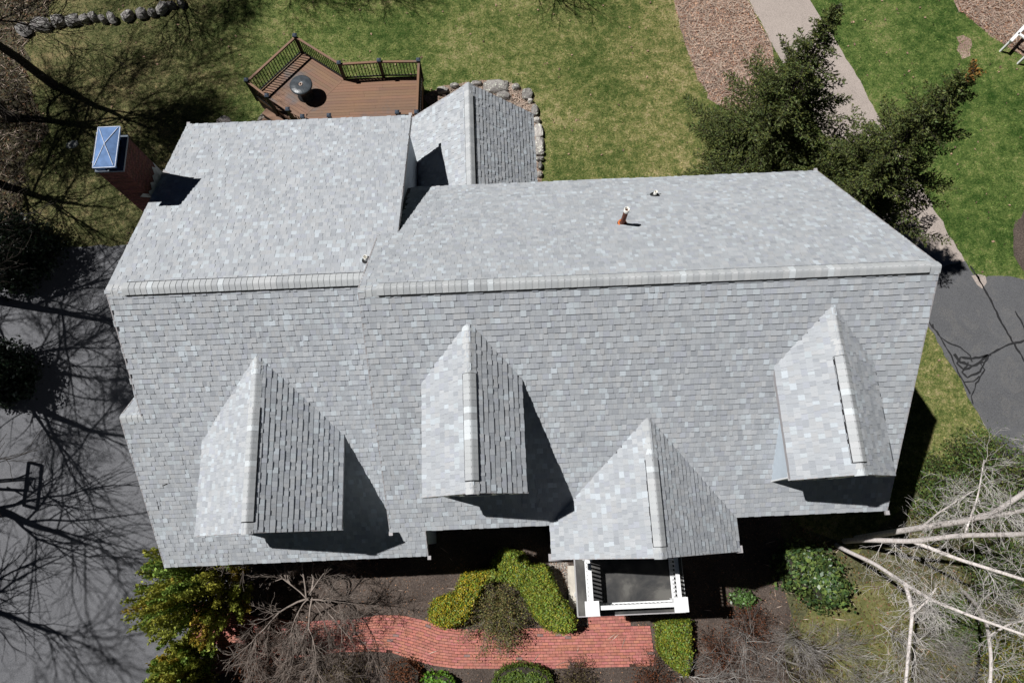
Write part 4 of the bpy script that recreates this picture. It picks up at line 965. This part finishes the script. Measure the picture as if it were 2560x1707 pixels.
# ---- spruces
def spruce(base, h, R, seed, label, lean=(0, 0)):
    t = thing('spruce_tree', label, 'spruce tree', group='spruces behind the house'); r = np.random.default_rng(seed); base = np.array([base[0], base[1], 0.])
    tip = base+[lean[0], lean[1], h]; segs = []
    for i in range(10):
        a_, e_ = base+(tip-base)*i/10, base+(tip-base)*(i+1)/10; segs.append((*a_, *e_, .16*(1-i/10.5), .16*(1-(i+1)/10.5)))
    tubes('trunk', segs, M_DARKBARK, t, 7)
    br = []; C = []; Nn = []; dead = []
    z = .5
    while z < h-.15:
        f = z/h; Lb = R*(1-f)**1.15*(.80+.20*min(1, f*4))+.10
        for k in range(r.integers(5, 8)):
            th = r.uniform(0, 2*math.pi); L = Lb*r.choice([.55, .8, 1.0, 1.28])*r.uniform(.9, 1.1); o = base+(tip-base)*f+[0, 0, r.uniform(-.1, .1)]
            d = np.array([math.cos(th), math.sin(th), .12+.35*f]); side = np.array([-math.sin(th), math.cos(th), 0]); n = max(3, int(L/.13)); p = o.copy(); prev = p
            for i in range(n):
                u = (i+1)/n; p = o+d*L*u+np.array([0, 0, -.22*L*u*u+.16*L*u**3]); br.append((*prev, *p, .022*(1-u*.8), .020*(1-u*.8))); prev = p
                if u < .18: continue
                sl = L*.42*(1-u*.95)*r.uniform(.45, 1.25)+.06
                for sgn in (-1, 1):
                    m = max(2, int(sl/.038)); dd = unit(side*sgn+d*r.uniform(.5, 1.3)+r.normal(0, .16, 3))
                    q = p[None]+dd[None]*(np.arange(1, m+1)/m*sl)[:, None]
                    C.append(q); Nn.append(np.tile(dd, (m, 1)))
                    br.append((*p, *(p+dd*sl), .007, .004))
                C.append(p[None]+r.normal(0, .03, (2, 3))); Nn.append(np.tile(unit(d), (2, 1)))
        z += .165+.07*(1-f)
    C = np.concatenate(C); D = np.concatenate(Nn); n = len(C); C = np.repeat(C, 2, 0); D = np.repeat(D, 2, 0); n = len(C)
    # needle tufts: slim quads roughly along the twig
    A = D+r.normal(0, .55, (n, 3)); A /= np.linalg.norm(A, axis=1)[:, None]; Bv = np.cross(A, r.normal(0, 1, (n, 3))); Bv /= np.linalg.norm(Bv, axis=1)[:, None]
    s = r.uniform(.04, .085, (n, 1)); C = C+r.normal(0, .022, (n, 3)); Q = np.stack([C-A*s*.5, C-Bv*s*.30, C+A*s, C+Bv*s*.30], 1)
    clump = np.sin(C[:, 0]*3.1+seed)*np.cos(C[:, 1]*2.7)*np.sin(C[:, 2]*3.3+1)
    T = tints(n, r, .6, 1.5, ((1, 1, 1), (1.1, 1.05, .8), (.8, .95, .9)))*(1+.25*clump[:, None])
    topm = (C[:, 2] > h*.965) & (seed == 32); T[topm & (r.random(n) < .7)] *= np.array([2.4, 1.0, .9])
    tubes('branch', br, M_DARKBARK, t, 3, kind='stuff'); leafmesh('needles', Q, M_SPRUCE, t, T, kind='stuff'); return t
spruce((9.9, 13.4), 9.4, 3.5, 31, 'dark green spruce nearer the top of the photo, crown over the leaf bed', (-.2, .6))
spruce((12.3, 11.0), 10.3, 3.6, 32, 'dark green spruce nearest the right roof corner, rusty leaning tip', (.2, .2))

# ---- closed leafy masses
def leafy(name, label, cat, outline, h, mat, seed, size=.05, dens=900, cols=((1, 1, 1),), lo=.55, hi=1.45, zb=.05, dome=.25, group=None, px=True, jag=.05):
    """shrub whose plan is the outline (pixels of its top): leaves over a solid twiggy core"""
    t = thing(name, label, cat, group=group); r = np.random.default_rng(seed)
    poly = np.array([at(p_, h)[:2] for p_ in outline]) if px else np.array(outline, float)
    mn, mx = poly.min(0), poly.max(0); n = int((mx-mn).prod()*dens*2.2); P = r.uniform(mn, mx, (n, 2))
    def dist(P):
        ins = np.zeros(len(P), bool); dm = np.full(len(P), 9.)
        for i in range(len(poly)):
            a, c = poly[i], poly[(i+1) % len(poly)]
            cond = ((a[1] > P[:, 1]) != (c[1] > P[:, 1])) & (P[:, 0] < (c[0]-a[0])*(P[:, 1]-a[1])/(c[1]-a[1]+1e-12)+a[0]); ins ^= cond
            e_ = c-a; tt = np.clip(((P-a) @ e_)/(e_ @ e_), 0, 1); dm = np.minimum(dm, np.linalg.norm(P-a-tt[:, None]*e_, axis=1))
        return ins, dm
    ins, dm = dist(P); P, dm = P[ins], dm[ins]
    H = lambda P, dm: h*(1-dome*np.exp(-dm/.14))+.05*np.sin(P[:, 0]*7.3+seed)*np.sin(P[:, 1]*6.1)+.03*np.sin(P[:, 0]*19)*np.sin(P[:, 1]*17)
    Z = H(P, dm)+r.normal(0, jag, len(P)); C = np.column_stack([P, Z]); Nb = np.tile([0, 0, 1.], (len(C), 1))
    # sides
    per = np.roll(poly, -1, 0)-poly; L = np.linalg.norm(per, axis=1); m = int(L.sum()*h*dens*.9); k = r.choice(len(poly), m, p=L/L.sum()); u = r.random((m, 1))
    Sx = poly[k]+per[k]*u; area = np.sum(poly[:, 0]*np.roll(poly[:, 1], -1)-poly[:, 1]*np.roll(poly[:, 0], -1)); no = np.column_stack([per[k, 1], -per[k, 0]])/L[k][:, None]*(1 if area > 0 else -1)
    zz = r.uniform(zb, h*.97, m); C2 = np.column_stack([Sx+no*r.normal(-.01, jag, (m, 1)), zz]); C = np.concatenate([C, C2]); Nb = np.concatenate([Nb, np.column_stack([no, np.zeros(m)])])
    Q = cards(C, size, r, Nb*.9, 1.5)
    leafmesh('foliage', Q, mat, t, tints(len(Q), r, lo, hi, cols), kind='stuff')
    # core
    c = poly.mean(0); b = MB(); inner = c+(poly-c)*.93; b.prism([tuple(p_) for p_ in inner], 0, h*.84); b.build('stems', M_DARKBARK, t)
    return t
boxcols = ((1, 1, 1), (1, 1, 1), (1.25, .95, .8), (.75, 1, .9), (1.5, 1.05, .6))
HA = [(1257, 1375), (1313, 1389), (1316, 1418), (1365, 1418), (1379, 1448), (1401, 1495), (1430, 1535), (1438, 1562), (1425, 1578), (1400, 1581), (1365, 1568), (1335, 1535), (1318, 1500), (1300, 1468), (1262, 1448), (1226, 1446), (1233, 1408)]
HB = [(1226, 1427), (1228, 1444), (1206, 1464), (1190, 1492), (1180, 1520), (1158, 1550), (1118, 1568), (1082, 1557), (1072, 1532), (1087, 1503), (1143, 1485), (1148, 1458), (1158, 1438)]
leafy('boxwood_hedge', 'bright green clipped boxwood, right arm of the curved front hedge', 'hedge', HA, 1.0, M_BOX, 41, .042, 2300, boxcols, .35, 1.6, jag=.055, dome=.12)
leafy('boxwood_hedge', 'yellowing clipped boxwood, left arm of the curved front hedge', 'hedge', HB, .9, M_BOX, 42, .042, 2300, ((1.4, 1, .6), (1.9, 1.05, .6), (1, 1, 1), (.8, 1, .8), (2.2, 1.25, .5)), .35, 1.6, jag=.06, dome=.12)
leafy('boxwood_hedge', 'square green boxwood right of the brick walk end', 'hedge', [(1648, 1556), (1727, 1552), (1730, 1640), (1722, 1690), (1690, 1672), (1652, 1630)], .7, M_BOX, 43, .05, 1300, boxcols, .45, 1.3)
leafy('rhododendron', 'glossy green rhododendron in the shade edge by the birch', 'shrub', [(1975, 1385), (2040, 1378), (2085, 1400), (2110, 1450), (2122, 1490), (2100, 1510), (2060, 1505), (2035, 1470), (2000, 1475), (1978, 1430)], 1.2, M_RHODO, 44, .10, 380, ((1.3, 1.2, 1), (.7, .8, .8), (1.9, 1.5, 1.2)), .3, 1.7, jag=.2, dome=.5)
leafy('round_shrub', 'dark green domed shrub below the brick walk', 'shrub', [(1236, 1720), (1240, 1690), (1262, 1672), (1300, 1664), (1345, 1670), (1372, 1690), (1382, 1720), (1360, 1750), (1260, 1750)], .7, M_BOX, 45, .045, 1300, ((.5, .62, .9), (.6, .7, .8), (.8, .8, .8)), .5, 1.3, dome=.6)
leafy('low_shrub', 'small bright green shrub at the bottom edge', 'shrub', [(1052, 1712), (1060, 1692), (1085, 1686), (1110, 1690), (1130, 1700), (1132, 1730), (1060, 1740)], .5, M_BOX, 46, .07, 700, ((.6, 1.05, .8), (.8, 1.1, .8)), .5, 1.5, dome=.5)
leafy('rust_shrub', 'rust-brown leafless shrub at the bottom below the walk', 'shrub', [(970, 1715), (968, 1680), (990, 1658), (1020, 1655), (1048, 1680), (1045, 1715)], .6, M_RUSTLEAF, 47, .04, 900, ((1, 1, 1), (.6, .7, .8)), .4, 1.3, dome=.6, jag=.12)
leafy('low_shrub', 'tiny shiny green plant in the deep shade beside the portico', 'shrub', [(1830, 1485), (1860, 1478), (1890, 1490), (1880, 1512), (1840, 1508)], .4, M_RHODO, 48, .07, 600, ((1.2, 1.3, 1),), .5, 1.6, jag=.1)
# airy olive shrub between the hedge arms
def airy(name, label, cat, c, R, h, mat, seed, n=5000, size=.04, tw=M_TWIG, nb=60, cols=((1, 1, 1),), lo=.5, hi=1.4, squash=1.0, power=.5):
    t = thing(name, label, cat); r = np.random.default_rng(seed); c = np.array([c[0], c[1], 0.]); segs = []; tips = []
    for _ in range(nb):
        th, e_ = r.uniform(0, 2*math.pi), r.uniform(.15, 1.35); d = np.array([math.cos(th)*math.cos(e_), math.sin(th)*math.cos(e_), math.sin(e_)])
        L = 1/math.sqrt((math.cos(e_)/R)**2+(math.sin(e_)/h)**2)*r.uniform(.75, 1.08); p = c.copy(); k = 5
        for i in range(k):
            q = c+d*L*(i+1)/k+r.normal(0, .03, 3); segs.append((*p, *q, .012*(1-i/k)+.003, .012*(1-(i+1)/k)+.003)); p = q
            if i > 0:
                for _2 in range(3):
                    e2 = q+unit(d+r.normal(0, .6, 3))*L*.22; segs.append((*q, *e2, .005, .003)); tips.append(e2); tips.append((q+e2)/2)
        tips.append(p)
    tubes('stems', segs, tw, t, 3, kind='stuff')
    if n:
        tips = np.array(tips); C = tips[r.integers(0, len(tips), n)]+r.normal(0, R*.09, (n, 3)); C[:, 2] = np.maximum(C[:, 2], .03)
        leafmesh('foliage', cards(C, size, r, None, 1.8), mat, t, tints(n, r, lo, hi, cols), kind='stuff')
    return t
oc = at((1242, 1535), .6)
airy('olive_shrub', 'brownish green feathery shrub inside the curved hedge', 'shrub', oc, 1.35, 1.05, M_OLIVE, 51, 13000, .032, M_TWIGM, 110, ((1.3, 1.35, 1.2), (1.6, 1.3, 1.1), (1.0, 1.25, .9)), .4, 1.6)
for i, (px_, R, h, lb) in enumerate([((1880, 1560), .9, .9, 'brown twiggy shrub in the shade right of the portico'), ((2020, 1660), 1.3, .8, 'low russet twig shrub on the moss patch'), ((1800, 1640), 1.0, .9, 'dense brown twig shrub right of the square boxwood'), ((1440, 1705), .9, .6, 'thin dry shrub below the middle of the walk'), ((1640, 1700), 1.0, .7, 'dry grey shrub below the walk corner'), ((860, 1690), .9, .8, 'brown twig shrub beside the rust shrub'), ((640, 1690), 1.3, 1.1, 'dense brown dormant shrub at the bottom left of the walk')]):
    airy('twiggy_shrub', lb, 'shrub', at(px_, h/2), R, h, M_OLIVE if i % 2 else M_RUSTLEAF, 61+i, 1500, .03, M_TWIG, 75, ((1, .9, .8), (.7, .6, .55)))

# golden false cypress at lower left
def cypress(label, centre, R, h, seed):
    t = thing('golden_cypress', label, 'shrub'); r = np.random.default_rng(seed); C = []; N = []; T = []; segs = []
    for _ in range(125):
        th = r.uniform(0, 2*math.pi); rad = R*r.random()**.6; base = np.array([centre[0]+math.cos(th)*rad*.35, centre[1]+math.sin(th)*rad*.35, .1])
        top = np.array([centre[0]+math.cos(th)*rad, centre[1]+math.sin(th)*rad*1.0, h*(1-.55*(rad/R)**2)*r.uniform(.62, 1.12)])
        d = top-base; L = np.linalg.norm(d); d /= L; p = base; segs.append((*base, *top, .02, .006)); m = 26
        colr = np.array([[1, 1, 1], [1.1, .98, .9], [.62, .85, .9], [1.3, .9, .8]][r.choice(4, p=[.45, .2, .25, .1])])
        for i in range(m):
            u = .35+.65*(i+1)/m; q = base+d*L*u; wd = .19*(1.12-u)*2.0+.04
            k = 9; off = r.normal(0, wd*.42, (k, 3)); off[:, 2] *= .7; C.append(q+off); N.append(np.tile(unit(d+[0, 0, .4]), (k, 1))); T.append(np.tile(colr*(.75+.35*u), (k, 1)))
    C = np.concatenate(C); N = np.concatenate(N); T = np.concatenate(T)*r.uniform(.55, 1.35, (len(C), 1)); n = len(C)
    A = N+r.normal(0, .5, (n, 3)); A /= np.linalg.norm(A, axis=1)[:, None]; Bv = np.cross(A, r.normal(0, 1, (n, 3))); Bv /= np.linalg.norm(Bv, axis=1)[:, None]; s = r.uniform(.05, .11, (n, 1))
    Q = np.stack([C-A*s*.5, C-Bv*s*.42, C+A*s*.8, C+Bv*s*.42], 1)
    leafmesh('sprays', Q, M_CYPRESS, t, T, kind='stuff'); tubes('stems', segs, M_DARKBARK, t, 4, kind='stuff'); return t
cypress('golden green false cypress overlapping the lower left roof corner', at((455, 1490), 2.6)[:2]+[.1, .2], 1.95, 4.9, 71)
cypress('smaller golden green false cypress at the bottom edge by the driveway', at((430, 1660), 1.8)[:2]+[.15, -.35], 1.15, 2.9, 72)

# evergreens along the left edge, their shade painted into near-black leaves
airy('shaded_evergreen', 'evergreen, shade painted into near-black leaves, at the left edge above the driveway corner', 'evergreen', at((5, 612), 1.5), 1.35, 3.2, M_SHADELEAF, 81, 15000, .085, M_DARKBARK, 150, ((1, 1, 1), (.6, .8, .7)), .4, 1.9)
airy('shaded_evergreen', 'evergreen, shade painted into near-black leaves, at the left edge beside the driveway, lower one', 'evergreen', at((-20, 925), 1.2), 1.1, 2.6, M_SHADELEAF, 82, 11000, .085, M_DARKBARK, 130, ((1, 1, 1), (.6, .8, .7)), .4, 1.9)
# pine and green shrubs right
for i, (px_, R, h, lb) in enumerate([((2450, 1175), 1.5, 1.9, 'loose green pine shrub at the driveway end'), ((2545, 1230), 1.7, 2.3, 'large green pine shrub at the right edge behind the birch'), ((2370, 1250), 1.3, 1.6, 'green pine shrub beside the shaded wall'), ((2500, 1420), 1.3, 1.1, 'olive green shrub under the birch limbs'), ((2400, 1560), 1.0, .9, 'dull green shrub between the birch stems'), ((2530, 1640), 1.2, 1.0, 'yellow green shrub at the lower right corner')]):
    airy('pine_shrub', lb, 'shrub', at(px_, h/2), R, h, M_PINE, 91+i, 7500, .05, M_TWIG, 90, ((1, 1, 1), (1.4, 1.1, .9), (.7, .9, .8)) if i < 5 else ((2.2, 1.3, .6), (1, 1, 1)))

# ---- bare trees and birches
def stem(segs, P, r0, r1):
    P = [np.array(p_, float) for p_ in P]; n = 7*(len(P)-1); S_ = np.linspace(0, len(P)-1, n+1); A = np.array(P); pts = np.stack([np.interp(S_, range(len(P)), A[:, k]) for k in range(3)], 1)
    # smooth
    for _ in range(2): pts[1:-1] = (pts[:-2]+2*pts[1:-1]+pts[2:])/4
    for i in range(n): segs.append((*pts[i], *pts[i+1], r0+(r1-r0)*i/n, r0+(r1-r0)*(i+1)/n))
    return pts
def birch(label, stems, seed, tw=40):
    t = thing('birch_tree', label, 'birch tree'); r = np.random.default_rng(seed); white = []; twigs = []; stems = [(a_, b_*.92, c_*1.0) for a_, b_, c_ in stems]; tw = int(tw*.55)
    for P, r0, r1 in stems:
        pts = stem(white, [at(p_[:2], p_[2]) for p_ in P], r0, r1)
        for _ in range(tw):
            i = r.integers(len(pts)//4, len(pts)-1); th = r.uniform(0, 2*math.pi); d = np.array([math.cos(th), math.sin(th), r.uniform(.1, .9)])
            grow(twigs, r, pts[i], d, r.uniform(.4, .9), .009, 2, .05, .5, (1, 2), .6, .2, .0028)
    tubes('trunk', white, M_BIRCH, t, 8); tubes('twigs', twigs, M_BIRCHT, t, 3, kind='stuff'); return t
birch('white birch with two long limbs reaching to the right edge, upper one', [([(2140, 1345, 0), (2292, 1320, 4), (2417, 1301, 6.5), (2485, 1282, 7.6), (2570, 1225, 9), (2700, 1130, 11)], .11, .05), ([(2440, 1296, 7.0), (2560, 1276, 9), (2700, 1250, 11)], .06, .04), ([(2300, 1320, 4.2), (2345, 1282, 5.5), (2430, 1228, 7)], .035, .02)], 101, 22)
birch('white birch forking low below the upper birch limb', [([(2110, 1352, 0), (2161, 1349, 1.8), (2278, 1353, 4.2), (2395, 1338, 6.3), (2560, 1335, 8.8), (2700, 1320, 11)], .10, .05), ([(2285, 1354, 4.3), (2395, 1397, 5.6), (2560, 1448, 7.5), (2700, 1500, 9)], .065, .035), ([(2410, 1340, 6.5), (2445, 1240, 7.2), (2460, 1150, 8)], .03, .015)], 102, 22)
birch('white birch stem leaning down towards the moss patch', [([(2090, 1362, 0), (2110, 1373, 1.2), (2186, 1408, 3.2), (2263, 1459, 4.8), (2330, 1500, 5.6), (2430, 1540, 6.8), (2600, 1600, 8.5)], .085, .03), ([(2263, 1459, 4.8), (2275, 1500, 5.1), (2281, 1532, 5.5), (2272, 1620, 6.2), (2262, 1730, 7)], .06, .04), ([(2281, 1535, 5.5), (2315, 1505, 5.9), (2340, 1470, 6.2)], .035, .02)], 103, 24)
birch('white birch stem nearest the lower right corner', [([(2400, 1470, 0), (2438, 1505, 2.2), (2468, 1560, 4.2), (2478, 1640, 5.3), (2474, 1760, 6.4)], .07, .04), ([(2472, 1590, 4.7), (2520, 1560, 5.6), (2580, 1545, 6.6)], .04, .02)], 104, 26)
def bare(label, base, L, rad, depth, seed, mat=M_TWIGG, name='bare_tree', up=.12, spread=.5, nst=3, first=(.8, 1.6), group=None, minr=.005, dirbias=(0, 0, 0), shrink=.66):
    t = thing(name, label, 'tree', group=group); r = np.random.default_rng(seed); segs = []
    for _ in range(nst):
        th = r.uniform(0, 2*math.pi); d = unit(np.array([math.cos(th)*.35, math.sin(th)*.35, 1])+np.array(dirbias))
        grow(segs, r, base, d, L*r.uniform(*first), rad, depth, up, spread, (1, 3), shrink, .16, minr)
    segs = np.array(segs); segs = segs[(segs[:, 2] > -.05)]
    big = segs[:, 6] > rad*.35
    tubes('trunk', segs[big], mat, t, 6); tubes('branches', segs[~big], mat, t, 3, kind='stuff'); return t
for i, (px_, L, d_, lb) in enumerate([((1930, 1640), 1.5, 3, 'leafless grey shrub tree with forked stems below the dark shadow'), ((2080, 1690), 1.6, 3, 'leafless grey shrub tree at the lower edge of the moss patch'), ((2480, 1640), 1.7, 3, 'leafless pale shrub tree in the lower right corner'), ((2330, 1680), 1.5, 3, 'leafless shrub tree at the bottom right of the birch stem'), ((1790, 1700), 1.3, 3, 'thin leafless shrub at the bottom, right of the square boxwood'), ((2200, 1560), 1.3, 3, 'leafless thin tree on the moss patch'), ((2420, 1470), 1.5, 3, 'leafless grey shrub tree under the forked birch limb'), ((1700, 1690), 1.2, 3, 'thin leafless shrub in front of the square boxwood'), ((1860, 1590), 1.5, 3, 'leafless shrub reaching into the black shadow right of the portico'), ((2000, 1600), 1.4, 3, 'leafless pale shrub left of the moss patch')]):
    bare(lb, at(px_), L*(.95 if i % 2 else 1.25), .022, 3 if i % 2 else 2, 120+i, M_TWIGG, 'bare_shrub', .10, .45, 2, minr=.003)
# weeping bare tree in front of the wing
def weeper(label, base, R, h, seed, n=14, mat=M_TWIGG):
    t = thing('weeping_shrub', label, 'tree'); r = np.random.default_rng(seed); segs = []; base = np.array(base); hub = base+[.1, .2, h*.62]
    stem(segs, [base, base+[.12, .05, h*.3], hub], .075, .06); nbig = len(segs)
    for k_ in range(n):
        th = 2*math.pi*(k_+r.uniform(-.4, .4))/n; d = np.array([math.cos(th), math.sin(th), r.uniform(.05, .75)]); L = R*r.uniform(.45, .8)
        grow(segs, r, hub+r.normal(0, .07, 3), d, L, r.uniform(.022, .04), 3, -.16, .42, (1, 3), .60, .20, .0045)
    S_ = np.array(segs); keep = (S_[:, 5] > .04) & (S_[:, 2] > .04); keep[:nbig] = True; thick = (S_[:, 6] > .02); thick[:nbig] = True
    tubes('trunk', S_[keep & thick], mat, t, 6); tubes('branches', S_[keep & ~thick], mat, t, 3, kind='stuff'); return t
weeper('large bare spreading tree with pale brown twigs over the left end of the walk', at((800, 1500)), 3.0, 2.6, 141, 11, M_TWIGM)
weeper('bare brown shrub at the bottom left, beside the golden cypress', at((690, 1640)), 1.3, 1.4, 142, 13, M_TWIG)
# tall leafless trees past the frame's left and top edges; their shadows cross the lawn and driveway
bg_ = 'tall leafless trees beyond the lawn edge'
def tall(base, h, seed, label, d_=4, rad=.2, db=(0, 0, 0)):
    t = thing('tall_bare_tree', label, 'tree', group=bg_); r = np.random.default_rng(seed); segs = []; base = np.array([base[0], base[1], 0.]); lean = np.array([r.normal(0, .06), r.normal(0, .06), 1.])+np.array(db)
    p = base; k = 10; 
    for i in range(k):
        q = p+unit(lean+r.normal(0, .05, 3))*h*.75/k; segs.append((*p, *q, rad*(1-.08*i), rad*(1-.08*(i+1)))); p = q
        if i >= 2:
            for _ in range(r.integers(1, 3)):
                th = r.uniform(0, 2*math.pi); dd = np.array([math.cos(th), math.sin(th), r.uniform(.25, .8)])
                grow(segs, r, q, dd, h*.26*r.uniform(.7, 1.2), rad*(1-.08*i)*.42, d_-1, .10, .42, (1, 3), .62, .14, .008)
    grow(segs, r, p, lean, h*.22, rad*.3, d_-1, .1, .4, (1, 3), .62, .14, .008)
    S_ = np.array(segs); tubes('trunk', S_[S_[:, 6] > rad*.3], M_DARKBARK, t, 7); tubes('branches', S_[S_[:, 6] <= rad*.3], M_DARKBARK, t, 3, kind='stuff')
TALL = [((-19.3, 19.6), 13, 151, 'dark trunk leaning into the upper left corner past the stone wall', 4),
        ((-21.0, 18.0), 13, 163, 'leafless tree whose branch shadows fan over the grass above the chimney', 4),
        ((-21.2, 15.0), 12, 152, 'leafless tree whose shadow crosses the grass below the chimney', 3),
        ((-22.3, 7.9), 15, 164, 'leafless tree whose fine twig shadows blur the upper left driveway', 4),
        ((-20.6, 9.8), 13, 153, 'leafless tree whose shadow reaches the top of the left driveway', 3),
        ((-20.2, 6.2), 14, 154, 'leafless tree whose shadow crosses the driveway between the two dark evergreens', 3),
        ((-20.6, 2.4), 13, 155, 'leafless tree whose shadow falls around the basketball hoop', 3),
        ((-21.5, -0.8), 13, 156, 'leafless tree whose shadow spreads over the lower left driveway', 3),
        ((-16.2, 26.5), 12, 158, 'leafless tree whose shadow falls on the grass right of the stone wall', 4),
        ((-11.0, 28.0), 13, 160, 'leafless tree whose shadow falls on the lawn above the deck', 4),
        ((.6, 24.7), 7.5, 161, 'small leafless tree whose shadow fans out at the top middle of the lawn', 3)]
for bs, h_, sd_, lb, dd_ in TALL: tall(bs, h_, sd_, lb, dd_)

# ------------------------------------------------------------------ ground scatter
def in_poly(P, poly):
    ins = np.zeros(len(P), bool)
    for i in range(len(poly)):
        a, c = poly[i], poly[(i+1) % len(poly)]
        ins ^= ((a[1] > P[:, 1]) != (c[1] > P[:, 1])) & (P[:, 0] < (c[0]-a[0])*(P[:, 1]-a[1])/(c[1]-a[1]+1e-12)+a[0])
    return ins
r = np.random.default_rng(5)
n = 340000; P = np.column_stack([r.uniform(-23, 25, n), r.uniform(-1, 25, n)])
bad = in_poly(P, drive_l) | in_poly(P, path_pts) | in_poly(P, drive_r) | ((P[:, 0] > -10.3) & (P[:, 0] < 9.5) & (P[:, 1] < 12.4)) | in_poly(P, front_bed)
for pp in (G((1680, -60), (1690, 30), (1712, 110), (1745, 200), (1790, 260), (1900, 330), (2010, 330), (1935, 150), (1912, 80), (1868, 0), (1850, -60)), G((2365, -40), (2400, 30), (2460, 75), (2520, 120), (2700, 230), (2800, -60)), G((2640, 500), (2560, 525), (2532, 575), (2535, 640), (2560, 680), (2640, 720)), poly, G((2140, 1390), (2400, 1120), (2470, 1090), (2620, 1330))): bad |= in_poly(P, [tuple(q_) for q_ in pp])
P = P[~bad]; n = len(P); th = r.uniform(0, 2*math.pi, n); hgt = r.uniform(.02, .06, n); wd = r.uniform(.008, .018, n); ln = r.uniform(.015, .07, n)
dx, dy = np.cos(th), np.sin(th); z0 = np.zeros(n)
V = np.stack([np.column_stack([P[:, 0]-dy*wd, P[:, 1]+dx*wd, z0]), np.column_stack([P[:, 0]+dy*wd, P[:, 1]-dx*wd, z0]), np.column_stack([P[:, 0]+dx*ln, P[:, 1]+dy*ln, hgt])], 1)
mesh_obj('grass', V.reshape(-1, 3), np.arange(n*3).reshape(n, 3), M_BLADE, None, tints(n, r, .6, 1.9, ((1, 1, 1), (1.15, 1.05, 1.0), (.85, .95, .9))), False, kind='stuff', label='short spring lawn grass, green mixed with straw tan', category='grass')
def scatter(name, label, polyg, dens, size, mat, seed, cols=((1, 1, 1),), straws=0, z=.02):
    r = np.random.default_rng(seed); pg = np.array(polyg); mn, mx = pg.min(0), pg.max(0); n = int((mx-mn).prod()*dens); P = r.uniform(mn, mx, (n, 2)); P = P[in_poly(P, polyg)]; n = len(P)
    C = np.column_stack([P, r.uniform(.01, z+.02, n)]); Q = cards(C, size, r, np.tile([0, 0, 1.], (n, 1))*.8, 1.6); T = tints(n, r, .35, 1.5, cols)
    if straws:
        m = int(n*straws); C = C[:m]; A = r.normal(0, 1, (m, 3)); A[:, 2] *= .25; A /= np.linalg.norm(A, axis=1)[:, None]; Bv = np.cross(A, [0, 0, 1.]); s = r.uniform(.1, .32, (m, 1))
        C = C+[0, 0, .03]; Q = np.concatenate([Q, np.stack([C-A*s, C-Bv*.011, C+A*s, C+Bv*.011], 1)]); T = np.concatenate([T, tints(m, r, .4, 1.6, ((1.1, 1.35, 1.55),))])
    leafmesh(name, Q, mat, None, T, kind='stuff', label=label, category='ground litter')
scatter('leaf_litter', 'tan and rust dead leaves and straw on the bed left of the path', G((1680, -60), (1690, 30), (1712, 110), (1745, 200), (1790, 260), (1900, 330), (2010, 330), (1935, 150), (1912, 80), (1868, 0), (1850, -60)), 330, .06, M_DEADLEAF, 201, ((1, 1, 1), (.75, .6, .55), (1.4, 1.35, 1.3)), .28)
scatter('leaf_litter', 'dead leaves and dry stalks in the upper right corner bed', G((2365, -40), (2400, 30), (2460, 75), (2520, 120), (2700, 230), (2800, -60)), 300, .06, M_DEADLEAF, 202, ((.8, .75, .7), (.5, .4, .35), (1.1, 1, .9)), .3)
scatter('leaf_litter', 'brown leaves and twigs tinted dark for tree shade over the wood edge at left', G((-100, -60), (150, -60), (120, 40), (60, 120), (80, 230), (120, 330), (60, 420), (60, 560), (-100, 620)), 120, .07, M_DEADLEAF, 203, ((.2, .2, .15), (.12, .11, .1), (.4, .35, .28)), .12)  # low leaf tints carry the tree shade
scatter('leaf_litter', 'brown leaves and bark crumbs over the front garden bed', [(-11.2, -1.0), (9.8, .4)]+G((1990, 1400), (2000, 1600), (1985, 1800), (470, 1800), (520, 1600)), 70, .03, M_DEADLEAF, 204, ((.5, .45, .42), (.9, .8, .7)), .012)
scatter('leaf_litter', 'russet leaves under the birches and bare shrubs at lower right', [(9.9, .2)]+G((2140, 1390), (2400, 1150), (2470, 1120), (2620, 1330), (2700, 1400), (2700, 1800), (1990, 1800)), 170, .05, M_DEADLEAF, 205, ((.5, .43, .35), (.25, .22, .17), (.30, .40, .12), (.35, .45, .12)), .02)
scatter('gravel', 'pale pebbles beside the deck steps', G((645, 320), (652, 290), (668, 273), (718, 302), (742, 333), (700, 340)), 1500, .03, M_PEBBLE, 206, ((1, 1, 1), (1.3, 1.2, 1.1), (.6, .55, .5)))
scatter('gravel', 'pale pebbles between the front hedge and the portico', G((1375, 1405), (1420, 1405), (1430, 1500), (1470, 1560), (1440, 1568), (1398, 1500)), 1500, .03, M_PEBBLE, 207, ((1, 1, 1), (1.3, 1.2, 1.1), (.9, .6, .45)))
scatter('leaf_litter', 'dry twigs and leaves in the pocket behind the sunroom rocks', G((1115, 225), (1200, 208), (1290, 215), (1325, 245), (1345, 300), (1345, 460), (1300, 460), (1100, 330)), 400, .045, M_DEADLEAF, 208, ((.7, .55, .5), (.5, .4, .4)), .5)

r = np.random.default_rng(77); m = 520; P = np.column_stack([r.uniform(-20, 24, m*2), r.uniform(3, 24, m*2)])
P = P[~(in_poly(P, drive_r) | in_poly(P, path_pts) | in_poly(P, drive_l) | ((P[:, 0] > -10.4) & (P[:, 0] < 9.7) & (P[:, 1] < 14.4)) | in_poly(P, [tuple(q_) for q_ in poly]))][:m]
leafmesh('fallen_leaves', cards(np.column_stack([P, np.full(len(P), .05)]), .07, r, np.tile([0, 0, 1.], (len(P), 1)), 1.6), M_DEADLEAF, None, tints(len(P), r, .25, 1.3), kind='stuff', label='single brown leaves scattered over the lawns', category='leaves')
